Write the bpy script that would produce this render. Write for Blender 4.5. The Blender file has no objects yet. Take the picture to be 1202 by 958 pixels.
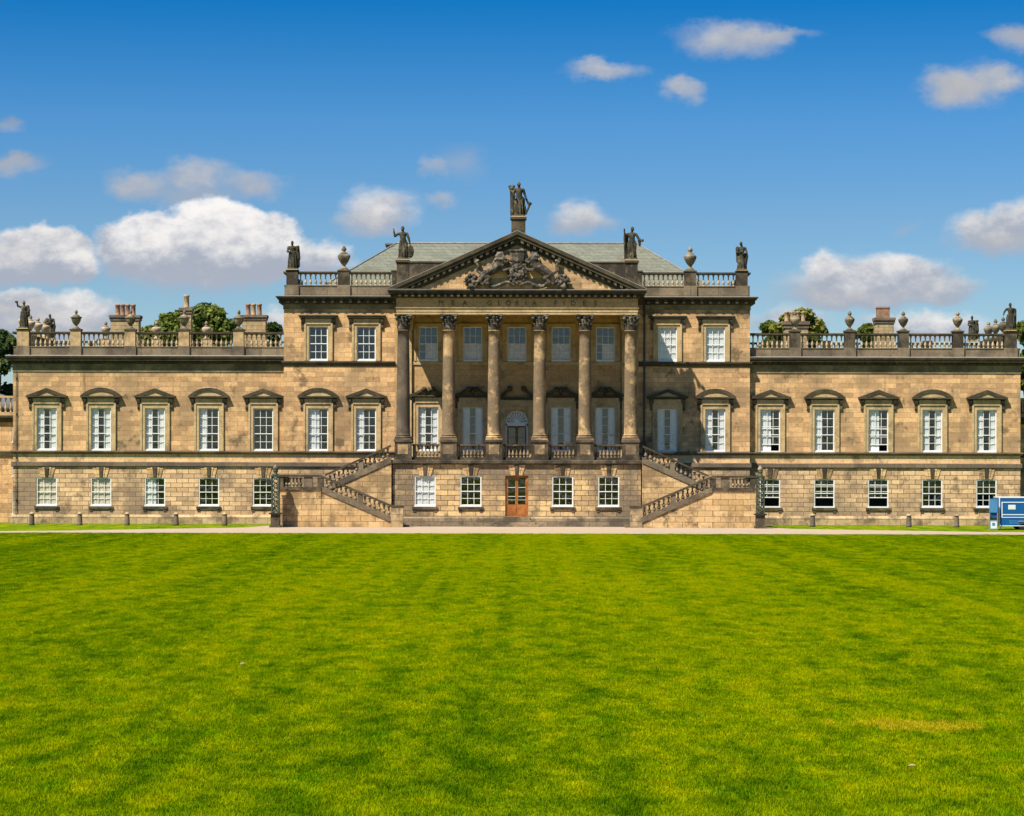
import bpy, bmesh, math, random
from mathutils import Vector, Matrix, noise as mnoise
PI = math.pi
C = bpy.context.scene.collection
sc = bpy.context.scene

# ------------------------------------------------------------------ camera, sky, sun, exposure
D, F, H, HOR = 180.0, 2880.0, 4.44, 545.0          # distance to the wing walls, focal length (px of the photo), eye height, horizon row
CAMX = -0.34
def S(Y): return (D + Y) / F
def Zp(py, Y=0.0): return H - (py - HOR) * S(Y)
def Xp(px, Y=0.0): return (px - 601) * S(Y) + CAMX
def U(u, Y=0.0): return u * S(Y)

cam = bpy.data.cameras.new('camera'); camo = bpy.data.objects.new('camera', cam); C.objects.link(camo)
cam.sensor_fit = 'HORIZONTAL'; cam.sensor_width = 36; cam.lens = F / 1202 * 36
cam.shift_y = (HOR - 479) / 1202
cam.clip_start = 0.5; cam.clip_end = 6000
camo.matrix_world = Matrix.Translation((CAMX, -D, H)) @ Matrix.Rotation(PI / 2, 4, 'X') @ Matrix.Rotation(0.0021, 4, 'Z')
sc.camera = camo

SUN_TRAVEL = Vector((0.93, 1.0, -2.02)).normalized()
SUN_EL = math.asin(-SUN_TRAVEL.z); SUN_ROT = math.atan2(-SUN_TRAVEL.x, -SUN_TRAVEL.y)
sun = bpy.data.lights.new('sun', 'SUN'); suno = bpy.data.objects.new('sun', sun); C.objects.link(suno)
sun.energy = 5.0; sun.angle = math.radians(0.5); sun.color = (1.0, 0.93, 0.80)
suno.rotation_euler = SUN_TRAVEL.to_track_quat('-Z', 'Y').to_euler(); suno.location = (-40, -60, 90)

sc.view_settings.view_transform = 'Standard'; sc.view_settings.look = 'None'
sc.view_settings.exposure = 0.9; sc.view_settings.gamma = 1.0; sc.view_settings.use_curve_mapping = False
sc.render.engine = 'CYCLES'
sc.cycles.max_bounces = 6; sc.cycles.diffuse_bounces = 3; sc.cycles.glossy_bounces = 2
sc.cycles.transparent_max_bounces = 8; sc.cycles.caustics_reflective = False; sc.cycles.caustics_refractive = False
sc.cycles.use_denoising = True
sc.cycles.use_adaptive_sampling = True; sc.cycles.adaptive_threshold = 0.01
SKY_STRENGTH = 0.085

class NT:
    """small helper to write node trees tersely"""
    def __init__(s, tree): s.t = tree; s.n = tree.nodes; s.l = tree.links
    def new(s, typ, **kw):
        nd = s.n.new(typ)
        for k, v in kw.items(): setattr(nd, k, v)
        return nd
    def put(s, sock, v):
        if isinstance(v, bpy.types.NodeSocket): s.l.new(v, sock)
        elif v is not None: sock.default_value = v
    def math(s, op, a, b=None, c=None, clamp=False):
        nd = s.new('ShaderNodeMath', operation=op, use_clamp=clamp)
        s.put(nd.inputs[0], a); s.put(nd.inputs[1], b) if b is not None else None
        if c is not None: s.put(nd.inputs[2], c)
        return nd.outputs[0]
    def vmath(s, op, a, b=None, c=None):
        nd = s.new('ShaderNodeVectorMath', operation=op)
        s.put(nd.inputs[0], a)
        if b is not None: s.put(nd.inputs[1], b)
        if c is not None: s.put(nd.inputs[2], c)
        return nd.outputs['Value'] if op in ('LENGTH', 'DOT_PRODUCT', 'DISTANCE') else nd.outputs[0]
    def mix(s, fac, a, b, blend='MIX'):
        nd = s.new('ShaderNodeMix', data_type='RGBA', blend_type=blend)
        s.put(nd.inputs[0], fac); s.put(nd.inputs[6], a); s.put(nd.inputs[7], b)
        return nd.outputs[2]
    def ramp(s, v, lo, hi, smooth=True, a=0.0, b=1.0):
        nd = s.new('ShaderNodeMapRange', interpolation_type='SMOOTHSTEP' if smooth else 'LINEAR')
        s.put(nd.inputs[0], v); s.put(nd.inputs[1], lo); s.put(nd.inputs[2], hi); s.put(nd.inputs[3], a); s.put(nd.inputs[4], b)
        return nd.outputs[0]
    def noise(s, vec, scale, detail=3, rough=0.55, dim='3D'):
        nd = s.new('ShaderNodeTexNoise', noise_dimensions=dim)
        s.put(nd.inputs['Vector'], vec); nd.inputs['Scale'].default_value = scale
        nd.inputs['Detail'].default_value = detail; nd.inputs['Roughness'].default_value = rough
        return nd
    def xyz(s, x, y, z):
        nd = s.new('ShaderNodeCombineXYZ')
        for i, v in enumerate((x, y, z)): s.put(nd.inputs[i], v)
        return nd.outputs[0]
    def sep(s, v):
        nd = s.new('ShaderNodeSeparateXYZ'); s.put(nd.inputs[0], v); return nd.outputs
def col(r, g, b): return (r, g, b, 1.0)

# ---- sky with cumulus clouds (directions only: the clouds sit at infinity, like those of an HDRI)
CLOUDS = [  # azimuth px, height px, half width, half height, softness, top brightness, opacity
    (10, 195, 52, 15, .9, .50, .85), (4, 148, 26, 11, .9, .42, .55),
    (160, 219, 44, 22, .8, .66, .85), (228, 209, 50, 24, .8, .72, .85), (298, 217, 46, 17, .8, .66, .8), (225, 233, 80, 13, .9, .52, .6),
    (540, 190, 44, 24, 1.0, .55, .42), (507, 191, 18, 14, .8, .72, .55),
    (445, 247, 52, 31, .7, .95, .95), (520, 232, 25, 12, .9, .72, .7), (430, 262, 46, 20, .9, .70, .6),
    (675, 255, 40, 23, .7, .90, .9), (695, 262, 36, 14, .9, .70, .6),
    (856, 46, 76, 24, .85, .72, .92), (905, 43, 62, 10, .8, .62, .7), (706, 83, 54, 14, .7, .70, .85), (799, 106, 30, 17, .7, .68, .85),
    (1136, 97, 66, 28, .85, .66, .95), (1120, 108, 42, 24, .85, .60, .9), (1176, 93, 36, 20, .85, .68, .9), (1196, 44, 40, 20, .7, .55, .85),
    (1160, 274, 52, 28, .6, .88, .95), (1205, 264, 52, 32, .6, .92, .95), (1180, 290, 66, 14, .9, .62, .7),
    (1063, 266, 18, 7, 1., .5, .35),
    (36, 318, 76, 24, .5, .78, .95), (50, 298, 60, 33, .16, 1.0, 1.), (86, 314, 32, 20, .25, 1.0, 1.), (8, 312, 40, 30, .4, .9, 1.),
    (236, 314, 108, 34, .5, .84, 1.), (240, 276, 80, 38, .14, 1.12, 1.), (180, 290, 66, 40, .14, 1.1, 1.), (300, 290, 58, 40, .14, 1.1, 1.), (232, 300, 96, 34, .5, 1.05, 1.),
    (20, 372, 80, 28, .5, .72, 1.), (96, 368, 46, 28, .4, 1.02, 1.), (60, 385, 96, 20, .6, .78, .9), (12, 352, 50, 10, .5, 1.0, .7),
    (376, 306, 36, 25, .5, 1.02, 1.), (325, 378, 30, 18, .6, 1.0, .95),
    (1010, 336, 104, 30, .5, .80, .95), (968, 318, 34, 24, .45, 1.0, 1.), (1050, 322, 74, 28, .45, 1.0, 1.), (1105, 340, 50, 20, .6, .86, .9), (1000, 350, 116, 16, .9, .66, .7),
    (1085, 384, 88, 20, .5, 1.0, .95), (925, 378, 56, 20, .7, .92, .8),
]
world = bpy.data.worlds.new('World'); sc.world = world; world.use_nodes = True
def build_world():
    g = bpy.data.node_groups.new('cloud_puff', 'ShaderNodeTree'); q = NT(g)
    I = g.interface
    for nm, ty in (('P', 'NodeSocketVector'), ('Center', 'NodeSocketVector'), ('InvR', 'NodeSocketVector'), ('Soft', 'NodeSocketFloat'), ('Top', 'NodeSocketFloat'),
                   ('Opacity', 'NodeSocketFloat'), ('Noise', 'NodeSocketFloat'), ('Under', 'NodeSocketColor')):
        I.new_socket(nm, in_out='INPUT', socket_type=ty)
    I.new_socket('Color', in_out='OUTPUT', socket_type='NodeSocketColor')
    gi = q.new('NodeGroupInput'); go = q.new('NodeGroupOutput'); i = gi.outputs
    d = q.vmath('MULTIPLY', q.vmath('SUBTRACT', i['P'], i['Center']), i['InvR'])
    ln = q.vmath('LENGTH', d)
    al = q.math('MULTIPLY', q.ramp(ln, 1.16, q.math('SUBTRACT', 1.0, i['Soft'])), i['Opacity'])
    sy = q.sep(d)[1]
    sh = q.ramp(q.math('ADD', q.math('MULTIPLY', sy, .62), i['Noise']), -.42, .74)          # lit tops, grey bases
    base = q.vmath('SCALE', (.215, .238, .285)); base.node.inputs['Scale'].default_value = 1.0
    top = q.new('ShaderNodeVectorMath', operation='SCALE'); top.inputs[0].default_value = (.98, .95, .93); q.l.new(i['Top'], top.inputs['Scale'])
    c = q.mix(sh, base, top.outputs[0])
    q.l.new(q.mix(al, i['Under'], c), go.inputs[0])
    w = NT(world.node_tree); w.n.clear()
    out = w.new('ShaderNodeOutputWorld'); bg = w.new('ShaderNodeBackground')
    sky = w.new('ShaderNodeTexSky', sky_type='NISHITA', sun_disc=False, sun_elevation=SUN_EL, sun_rotation=SUN_ROT, altitude=200, air_density=1.0, dust_density=0.1, ozone_density=4.0)
    tc = w.new('ShaderNodeTexCoord')
    x, y, z = w.sep(tc.outputs['Generated'])
    yy = w.math('MAXIMUM', y, .02)
    ux = w.math('MULTIPLY_ADD', w.math('DIVIDE', x, yy), F / 100, 6.01)
    vz = w.math('MULTIPLY', w.math('DIVIDE', z, yy), F / 100)
    P = w.xyz(ux, vz, 0.0)
    Pn = w.vmath('MULTIPLY', P, (1.0, 1.45, 1.0))
    n1 = w.noise(Pn, 2.0, 6, .6); n2 = w.noise(w.vmath('ADD', Pn, (7.3, 3.1, 4.0)), 2.6, 5, .62)
    warp = w.vmath('MULTIPLY', w.vmath('SUBTRACT', n1.outputs['Color'], (.5, .5, .5)), (.62, .42, 0))
    P2 = w.vmath('ADD', P, warp)
    nz = w.math('MULTIPLY', w.math('SUBTRACT', n2.outputs[0], .5), 2.1)
    hs = w.new('ShaderNodeHueSaturation'); hs.inputs['Saturation'].default_value = 1.30; hs.inputs['Value'].default_value = .92
    w.l.new(sky.outputs[0], hs.inputs['Color'])
    cr = w.new('ShaderNodeValToRGB'); el = cr.color_ramp.elements          # deep, polarised-looking blue at frame top, paler low down; brightened overhead to lift shade
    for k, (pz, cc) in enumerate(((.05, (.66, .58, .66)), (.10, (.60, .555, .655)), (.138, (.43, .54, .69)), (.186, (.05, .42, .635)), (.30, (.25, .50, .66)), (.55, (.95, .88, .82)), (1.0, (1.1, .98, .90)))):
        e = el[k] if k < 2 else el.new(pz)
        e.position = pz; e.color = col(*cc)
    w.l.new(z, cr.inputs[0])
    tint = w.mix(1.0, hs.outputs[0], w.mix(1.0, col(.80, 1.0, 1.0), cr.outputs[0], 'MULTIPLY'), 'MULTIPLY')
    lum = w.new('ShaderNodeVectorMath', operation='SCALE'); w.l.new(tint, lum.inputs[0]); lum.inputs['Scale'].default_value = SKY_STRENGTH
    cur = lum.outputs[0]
    front = w.math('GREATER_THAN', y, .05)
    for cx, cy, rx, ry, so, tp, op in CLOUDS:
        nd = w.new('ShaderNodeGroup'); nd.node_tree = g
        w.l.new(P2, nd.inputs['P']); nd.inputs['Center'].default_value = (cx / 100, (HOR - cy) / 100, 0)
        nd.inputs['InvR'].default_value = (100 / rx, 100 / ry, 0); nd.inputs['Soft'].default_value = so
        nd.inputs['Top'].default_value = tp * .47
        w.l.new(w.math('MULTIPLY', front, op), nd.inputs['Opacity']); w.l.new(nz, nd.inputs['Noise']); w.l.new(cur, nd.inputs['Under'])
        cur = nd.outputs[0]
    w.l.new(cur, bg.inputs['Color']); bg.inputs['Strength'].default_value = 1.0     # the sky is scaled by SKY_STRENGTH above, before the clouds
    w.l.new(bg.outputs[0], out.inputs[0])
    world.cycles.sampling_method = 'MANUAL'; world.cycles.sample_map_resolution = 512
build_world()

# ------------------------------------------------------------------ materials
M = {}
def mat(name):
    m = bpy.data.materials.new(name); m.use_nodes = True
    q = NT(m.node_tree); b = q.n['Principled BSDF']
    M[name] = m
    return m, q, b
def plain(name, c, rough=.6, metal=0.0, var=.0, spec=.3):
    m, q, b = mat(name)
    b.inputs['Roughness'].default_value = rough; b.inputs['Metallic'].default_value = metal
    b.inputs['Specular IOR Level'].default_value = spec
    if var:
        geo = q.new('ShaderNodeNewGeometry')
        n = q.noise(geo.outputs['Position'], 3.0, 4)
        f = q.ramp(n.outputs[0], .3, .7, a=1 - var, b=1 + var * .6)
        q.l.new(q.mix(1.0, col(*c), q.xyz(f, f, f), 'MULTIPLY'), b.inputs['Base Color'])
    else: b.inputs['Base Color'].default_value = col(*c)
    return m
def stone(name, c1, c2, brick=None, mortar=(.10, .075, .045), soot=(.045, .037, .028), s_lo=.52, s_hi=.66, s_amt=.8, streak=.5, seed=0.0, bump=.25, scale=.22, mort_bump=.4,
          pale=None, blot=.8, blot_amt=.55, blot_col=(.10, .072, .045)):
    m, q, b = mat(name)
    geo = q.new('ShaderNodeNewGeometry'); pos = q.vmath('ADD', geo.outputs['Position'], (seed * 13.7, seed * 7.1, seed * 3.3))
    x, y, z = q.sep(geo.outputs['Position'])
    uv = q.xyz(q.math('ADD', x, y), z, 0.0)
    hgt = None
    if brick:
        bt = q.new('ShaderNodeTexBrick', offset=.5, squash=1.0)
        q.l.new(uv, bt.inputs['Vector'])
        bt.inputs['Color1'].default_value = col(*c1); bt.inputs['Color2'].default_value = col(*c2); bt.inputs['Mortar'].default_value = col(*mortar)
        bt.inputs['Scale'].default_value = 1.0; bt.inputs['Mortar Size'].default_value = brick[2]; bt.inputs['Mortar Smooth'].default_value = .25
        bt.inputs['Bias'].default_value = -.1; bt.inputs['Brick Width'].default_value = brick[0]; bt.inputs['Row Height'].default_value = brick[1]
        c = bt.outputs['Color']; hgt = bt.outputs['Fac']
    else:
        nn = q.noise(pos, 1.3, 3)
        c = q.mix(q.ramp(nn.outputs[0], .35, .65), col(*c1), col(*c2))
    n1 = q.noise(pos, scale, 6, .68)
    m1 = q.ramp(n1.outputs[0], s_lo, s_hi, b=s_amt)
    n2 = q.noise(q.vmath('MULTIPLY', pos, (1.6, 1.6, .16)), 1.0, 4, .6)
    m2 = q.ramp(n2.outputs[0], .54, .74, b=streak)
    n3 = q.noise(pos, 5.5, 5, .65)
    fine = q.ramp(n3.outputs[0], .25, .75, smooth=False, a=.74, b=1.22)
    n6 = q.noise(q.vmath('ADD', pos, (41, 19, 5)), blot, 5, .7)
    m3 = q.ramp(n6.outputs[0], .55, .65, b=blot_amt)
    mask = q.math('MAXIMUM', m1, m2)
    mask0 = m3
    mask = q.math('MULTIPLY', mask, q.ramp(n3.outputs[0], .28, .58, a=.55, b=1.0))
    if pale:
        n5 = q.noise(pos, 1.7, 4, .7)
        c = q.mix(q.ramp(n5.outputs[0], .54, .68, b=.8), c, col(*pale))
    c = q.mix(mask, c, col(*soot))
    c = q.mix(q.math('MULTIPLY', mask0, q.ramp(n3.outputs[0], .3, .55, a=.4, b=1.0)), c, col(*blot_col))
    c = q.mix(1.0, c, q.xyz(fine, fine, fine), 'MULTIPLY')
    q.l.new(c, b.inputs['Base Color'])
    b.inputs['Roughness'].default_value = .92; b.inputs['Specular IOR Level'].default_value = .15
    bp = q.new('ShaderNodeBump'); bp.inputs['Strength'].default_value = bump; bp.inputs['Distance'].default_value = .03
    hh = n3.outputs[0]
    if hgt is not None: hh = q.math('SUBTRACT', hh, q.math('MULTIPLY', hgt, mort_bump * 4))
    q.l.new(hh, bp.inputs['Height']); q.l.new(bp.outputs[0], b.inputs['Normal'])
    return m
stone('ashlar', (.67, .415, .200), (.38, .225, .108), brick=(1.05, .36, .010), mortar=(.22, .145, .075), s_lo=.43, s_hi=.60, s_amt=.66, streak=.8, soot=(.19, .135, .08), scale=.3, blot=.55, blot_amt=.8)
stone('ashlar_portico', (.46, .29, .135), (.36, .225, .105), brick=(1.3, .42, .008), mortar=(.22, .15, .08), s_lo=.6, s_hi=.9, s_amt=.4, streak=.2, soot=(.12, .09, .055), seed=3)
stone('rusticated', (.68, .455, .25), (.37, .235, .13), brick=(.86, .335, .018), mortar=(.12, .08, .042), s_lo=.45, s_hi=.58, s_amt=.74, streak=.35, soot=(.165, .125, .09), blot_amt=.65, seed=1, mort_bump=1.0, bump=.6)
stone('basement_stone', (.66, .455, .215), (.33, .22, .115), brick=(1.0, .37, .020), mortar=(.085, .06, .036), s_lo=.44, s_hi=.60, s_amt=.86, streak=.45, soot=(.125, .098, .072), seed=2, mort_bump=1.0, bump=.6, scale=.3)
stone('stair_stone', (.62, .415, .205), (.42, .265, .115), brick=(1.05, .40, .016), mortar=(.12, .085, .045), s_lo=.46, s_hi=.60, s_amt=.8, streak=.5, soot=(.16, .11, .06), seed=4, scale=.4, blot=.5, blot_amt=.9, blot_col=(.085, .064, .042))
stone('trim_stone', (.48, .35, .185), (.38, .27, .135), s_lo=.56, s_hi=.8, s_amt=.6, streak=.3, seed=5, soot=(.12, .09, .055))
stone('pale_band', (.74, .47, .245), (.58, .365, .17), brick=(1.6, .8, .01), mortar=(.2, .14, .08), s_lo=.58, s_hi=.8, s_amt=.5, streak=.3, seed=6, soot=(.14, .10, .06))
stone('sooty_stone', (.070, .056, .038), (.115, .09, .06), s_lo=.43, s_hi=.58, s_amt=.85, streak=.6, seed=7, soot=(.024, .021, .017), scale=.8, pale=(.17, .13, .08))
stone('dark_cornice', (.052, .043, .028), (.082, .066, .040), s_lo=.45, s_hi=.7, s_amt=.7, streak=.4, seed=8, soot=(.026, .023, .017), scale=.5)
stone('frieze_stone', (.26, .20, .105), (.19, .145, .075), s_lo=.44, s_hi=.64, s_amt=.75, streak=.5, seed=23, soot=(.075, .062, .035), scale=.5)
stone('plinth_stone', (.50, .36, .20), (.36, .25, .13), brick=(1.6, .45, .014), mortar=(.10, .075, .045), s_lo=.47, s_hi=.60, s_amt=.85, streak=.3, seed=24, soot=(.085, .068, .048), scale=.5)
stone('band_stone', (.13, .10, .075), (.22, .16, .10), brick=(1.7, .9, .01), mortar=(.06, .05, .04), s_lo=.45, s_hi=.66, s_amt=.75, streak=.3, seed=9, soot=(.07, .058, .05), scale=.35)
stone('column_stone', (.47, .315, .155), (.34, .225, .115), s_lo=.43, s_hi=.51, s_amt=.85, streak=.7, seed=10.5, soot=(.10, .078, .055), scale=.5)
stone('column_dark', (.15, .115, .08), (.10, .078, .055), s_lo=.42, s_hi=.60, s_amt=.85, streak=.5, seed=11, soot=(.06, .05, .04), scale=.5)
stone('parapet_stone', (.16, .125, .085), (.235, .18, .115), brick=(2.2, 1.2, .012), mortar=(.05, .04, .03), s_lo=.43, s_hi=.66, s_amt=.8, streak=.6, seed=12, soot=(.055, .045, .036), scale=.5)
stone('light_parapet', (.48, .34, .18), (.38, .26, .135), s_lo=.5, s_hi=.75, s_amt=.6, streak=.4, seed=13, soot=(.10, .08, .055))
stone('baluster_stone', (.46, .36, .22), (.36, .275, .165), s_lo=.5, s_hi=.7, s_amt=.7, streak=.3, seed=14, soot=(.09, .072, .05), scale=.8)
stone('baluster_weathered', (.30, .23, .14), (.20, .155, .10), s_lo=.44, s_hi=.60, s_amt=.8, streak=.3, seed=25, soot=(.055, .045, .033), scale=.9)
stone('statue_stone', (.105, .09, .052), (.055, .05, .034), s_lo=.40, s_hi=.52, s_amt=.9, streak=.4, seed=15, soot=(.028, .026, .020), scale=2.2, pale=(.25, .215, .12))
stone('urn_stone', (.30, .24, .155), (.21, .17, .11), s_lo=.42, s_hi=.60, s_amt=.85, streak=.4, seed=16, soot=(.05, .045, .035), scale=1.1)
stone('pale_urn_stone', (.44, .335, .215), (.36, .27, .17), s_lo=.5, s_hi=.7, s_amt=.6, streak=.3, seed=17, soot=(.13, .10, .07), scale=1.1)
stone('relief_stone', (.21, .175, .125), (.095, .08, .06), s_lo=.42, s_hi=.52, s_amt=.92, streak=.3, seed=18, soot=(.030, .027, .025), scale=2.4)
stone('chimney_stone', (.42, .31, .165), (.32, .23, .125), brick=(.8, .3, .012), mortar=(.09, .07, .045), s_lo=.5, s_hi=.68, s_amt=.7, streak=.35, seed=19, soot=(.08, .065, .045), scale=.8)
stone('sooty_plinth', (.20, .155, .10), (.34, .25, .15), brick=(1.5, .36, .014), mortar=(.05, .04, .03), s_lo=.44, s_hi=.60, s_amt=.85, streak=.3, seed=20, soot=(.06, .052, .042), scale=.55)
stone('slate_roof', (.162, .166, .128), (.125, .13, .103), brick=(.45, .26, .012), mortar=(.075, .08, .06), s_lo=.50, s_hi=.8, s_amt=.5, streak=.3, seed=21, soot=(.10, .10, .08))
plain('terracotta', (.27, .15, .09), .8, var=.35)
plain('pale_pot', (.36, .25, .14), .8, var=.3)
plain('lead', (.17, .175, .18), .55, var=.2)
plain('white_paint', (.70, .69, .66), .45, var=.06)
plain('stone_white', (.30, .28, .25), .7, var=.15)
plain('curtain_cloth', (.70, .70, .69), .9, var=.08)
plain('shutter_beige', (.66, .55, .42), .8, var=.15)
plain('pink_reflection', (.58, .46, .42), .9, var=.2)
plain('oak', (.33, .115, .028), .45, var=.35)
plain('dark_oak', (.16, .055, .022), .45, var=.3)
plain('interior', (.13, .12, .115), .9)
plain('iron_green', (.050, .066, .040), .5, var=.4)
plain('iron_black', (.022, .022, .020), .5)
plain('pipe_paint', (.05, .045, .035), .6)
plain('blue_paint', (.006, .085, .25), .35, var=.1)
plain('pale_blue', (.06, .20, .40), .4, var=.1)
plain('trailer_white', (.62, .68, .72), .4)
plain('tyre', (.02, .02, .02), .8)
plain('steel', (.45, .46, .47), .35, .7)
plain('paper', (.62, .62, .50), .7)
plain('letter_dark', (.085, .068, .042), .8)
plain('bark', (.09, .065, .045), .9, var=.3)
plain('dry_leaf', (.27, .18, .10), .8)
plain('dark_bird', (.03, .025, .02), .8)
def glass():
    m, q, b = mat('window_glass'); q.n.remove(b)
    out = q.n['Material Output']
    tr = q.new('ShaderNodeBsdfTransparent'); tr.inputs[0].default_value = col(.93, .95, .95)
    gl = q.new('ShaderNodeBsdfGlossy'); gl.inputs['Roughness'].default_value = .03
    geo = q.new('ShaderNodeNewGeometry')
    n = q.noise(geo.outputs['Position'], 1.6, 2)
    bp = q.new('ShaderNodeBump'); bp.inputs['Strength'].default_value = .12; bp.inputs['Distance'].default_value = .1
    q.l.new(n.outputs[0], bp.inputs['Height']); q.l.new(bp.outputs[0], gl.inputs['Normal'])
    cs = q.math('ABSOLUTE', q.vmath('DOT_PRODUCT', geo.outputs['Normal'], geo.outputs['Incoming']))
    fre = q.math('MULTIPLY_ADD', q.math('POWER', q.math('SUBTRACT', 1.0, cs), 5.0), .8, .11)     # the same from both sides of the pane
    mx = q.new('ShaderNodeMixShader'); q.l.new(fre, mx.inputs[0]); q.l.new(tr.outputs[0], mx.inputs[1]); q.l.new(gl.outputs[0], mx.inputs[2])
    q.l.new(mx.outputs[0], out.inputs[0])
glass()

# lawn colour: a node group used by the sheet and by the blades, in world metres
def lawn_group():
    g = bpy.data.node_groups.new('lawn_colour', 'ShaderNodeTree'); q = NT(g)
    g.interface.new_socket('Color', in_out='OUTPUT', socket_type='NodeSocketColor')
    go = q.new('NodeGroupOutput'); geo = q.new('ShaderNodeNewGeometry')
    pos = geo.outputs['Position']; p = q.vmath('MULTIPLY', pos, (1.25, .42, 0.0))
    b = q.noise(p, .62, 5, .66); c = q.noise(p, 3.2, 3, .6)
    f1 = q.noise(p, 1.05, 9, .78)                                       # patches of every size
    big = q.noise(q.vmath('ADD', p, (71, 3, 0)), .11, 3, .5)
    st = q.noise(q.vmath('MULTIPLY', pos, (.62, .014, 0.0)), 1.0, 2, .5)    # faint mowing bands running to the house
    x0, y0, z0 = q.sep(pos)
    axis = q.math('POWER', 2.718, q.math('MULTIPLY', q.math('POWER', q.math('ABSOLUTE', q.math('MULTIPLY', x0, .06)), 2.0), -1.0))   # lighter and yellower along the axis of the house
    m = q.math('MULTIPLY_ADD', q.math('SUBTRACT', f1.outputs[0], .5), 3.1, .63)
    m = q.math('ADD', m, q.math('MULTIPLY', q.math('SUBTRACT', big.outputs[0], .5), .6))
    m = q.math('ADD', m, q.math('MULTIPLY', q.math('SUBTRACT', st.outputs[0], .5), .85))
    m = q.math('ADD', m, q.math('MULTIPLY_ADD', axis, .20, -.05)); m = q.math('ADD', m, q.ramp(y0, -152.0, -118.0, a=-.16, b=.03))
    cr = q.new('ShaderNodeValToRGB'); el = cr.color_ramp.elements
    for k, (ps, cc) in enumerate(((.0, (.036, .085, .0010)), (.28, (.072, .152, .0012)), (.52, (.140, .215, .0012)), (.78, (.225, .288, .0010)), (1.0, (.310, .330, .0012)))):
        e = el[k] if k < 2 else el.new(ps)
        e.position = ps; e.color = col(*cc)
    q.l.new(m, cr.inputs[0]); base = cr.outputs[0]
    d = q.noise(q.vmath('ADD', p, (31, 17, 0)), .8, 6, .7)
    base = q.mix(q.ramp(d.outputs[0], .53, .68, b=.6), base, q.mix(1.0, base, col(.62, 1.02, 1.0), 'MULTIPLY'))      # greener, wetter turf
    g2 = q.noise(q.vmath('ADD', p, (5, 77, 0)), 1.1, 6, .72)
    base = q.mix(q.ramp(g2.outputs[0], .60, .76, b=.5), base, col(.33, .275, .004))                                  # straw wisps
    pos2 = pos; x, y, z = q.sep(pos)
    # one dry strip in the foreground at the right
    x, y, z = q.sep(pos)
    rr = q.vmath('LENGTH', q.vmath('MULTIPLY', q.vmath('SUBTRACT', q.xyz(x, y, 0.0), (6.5, -138.2, 0)), (.85, .95, 0)))
    rr = q.math('ADD', rr, q.math('MULTIPLY', q.math('SUBTRACT', b.outputs[0], .5), 3.4)); rr = q.math('ADD', rr, q.math('MULTIPLY', q.math('SUBTRACT', c.outputs[0], .5), 1.6))
    base = q.mix(q.ramp(rr, 1.05, .55, b=.75), base, col(.44, .35, .012))
    q.l.new(base, go.inputs[0])
    return g
LG = lawn_group()
def lawn_mats():
    m, q, b = mat('lawn_turf')
    n = q.new('ShaderNodeGroup'); n.node_tree = LG
    geo = q.new('ShaderNodeNewGeometry'); nz = q.noise(geo.outputs['Position'], 14, 4, .7)
    f = q.ramp(nz.outputs[0], .3, .7, a=.45, b=.85)  # sheet colour darkened to stand in for the blades' own shade
    q.l.new(q.mix(1.0, n.outputs[0], q.xyz(f, f, f), 'MULTIPLY'), b.inputs['Base Color']); b.inputs['Roughness'].default_value = 1.0; b.inputs['Specular IOR Level'].default_value = .05
    bp = q.new('ShaderNodeBump'); bp.inputs['Strength'].default_value = .6; bp.inputs['Distance'].default_value = .05
    q.l.new(nz.outputs[0], bp.inputs['Height']); q.l.new(bp.outputs[0], b.inputs['Normal'])
    m, q, b = mat('grass_blade'); out = q.n['Material Output']
    n = q.new('ShaderNodeGroup'); n.node_tree = LG
    at = q.new('ShaderNodeAttribute'); at.attribute_name = 'blade_tone'
    f = q.ramp(at.outputs['Fac'], 0, 1, smooth=False, a=.66, b=1.5)
    c = q.mix(1.0, n.outputs[0], q.xyz(f, f, q.math('MULTIPLY', f, 1.0)), 'MULTIPLY')
    q.l.new(c, b.inputs['Base Color']); b.inputs['Roughness'].default_value = 1.0; b.inputs['Specular IOR Level'].default_value = .0
    tl = q.new('ShaderNodeBsdfTranslucent'); q.l.new(q.mix(1.0, c, col(1.25, 1.15, .3), 'MULTIPLY'), tl.inputs[0])
    mx = q.new('ShaderNodeMixShader'); mx.inputs[0].default_value = .42
    q.l.new(b.outputs[0], mx.inputs[1]); q.l.new(tl.outputs[0], mx.inputs[2]); q.l.new(mx.outputs[0], out.inputs[0])
lawn_mats()
def gravel():
    m, q, b = mat('gravel'); geo = q.new('ShaderNodeNewGeometry')
    n = q.noise(geo.outputs['Position'], 9, 4, .7); n2 = q.noise(geo.outputs['Position'], .4, 3)
    c = q.mix(q.ramp(n.outputs[0], .3, .7), col(.28, .20, .13), col(.42, .325, .23)); c = q.mix(q.ramp(n2.outputs[0], .45, .7, b=.5), c, col(.28, .22, .155))
    q.l.new(c, b.inputs['Base Color']); b.inputs['Roughness'].default_value = .95
gravel()
def leafmat(name, c1, c2):
    m, q, b = mat(name); out = q.n['Material Output']
    at = q.new('ShaderNodeAttribute'); at.attribute_name = 'blade_tone'
    c = q.mix(at.outputs['Fac'], col(*c1), col(*c2))
    q.l.new(c, b.inputs['Base Color']); b.inputs['Roughness'].default_value = .6; b.inputs['Specular IOR Level'].default_value = .2
    tl = q.new('ShaderNodeBsdfTranslucent'); q.l.new(c, tl.inputs[0])
    mx = q.new('ShaderNodeMixShader'); mx.inputs[0].default_value = .3
    q.l.new(b.outputs[0], mx.inputs[1]); q.l.new(tl.outputs[0], mx.inputs[2]); q.l.new(mx.outputs[0], out.inputs[0])
leafmat('leaf_green', (.045, .078, .012), (.165, .190, .024))
leafmat('leaf_dark', (.022, .045, .010), (.075, .110, .020))
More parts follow.
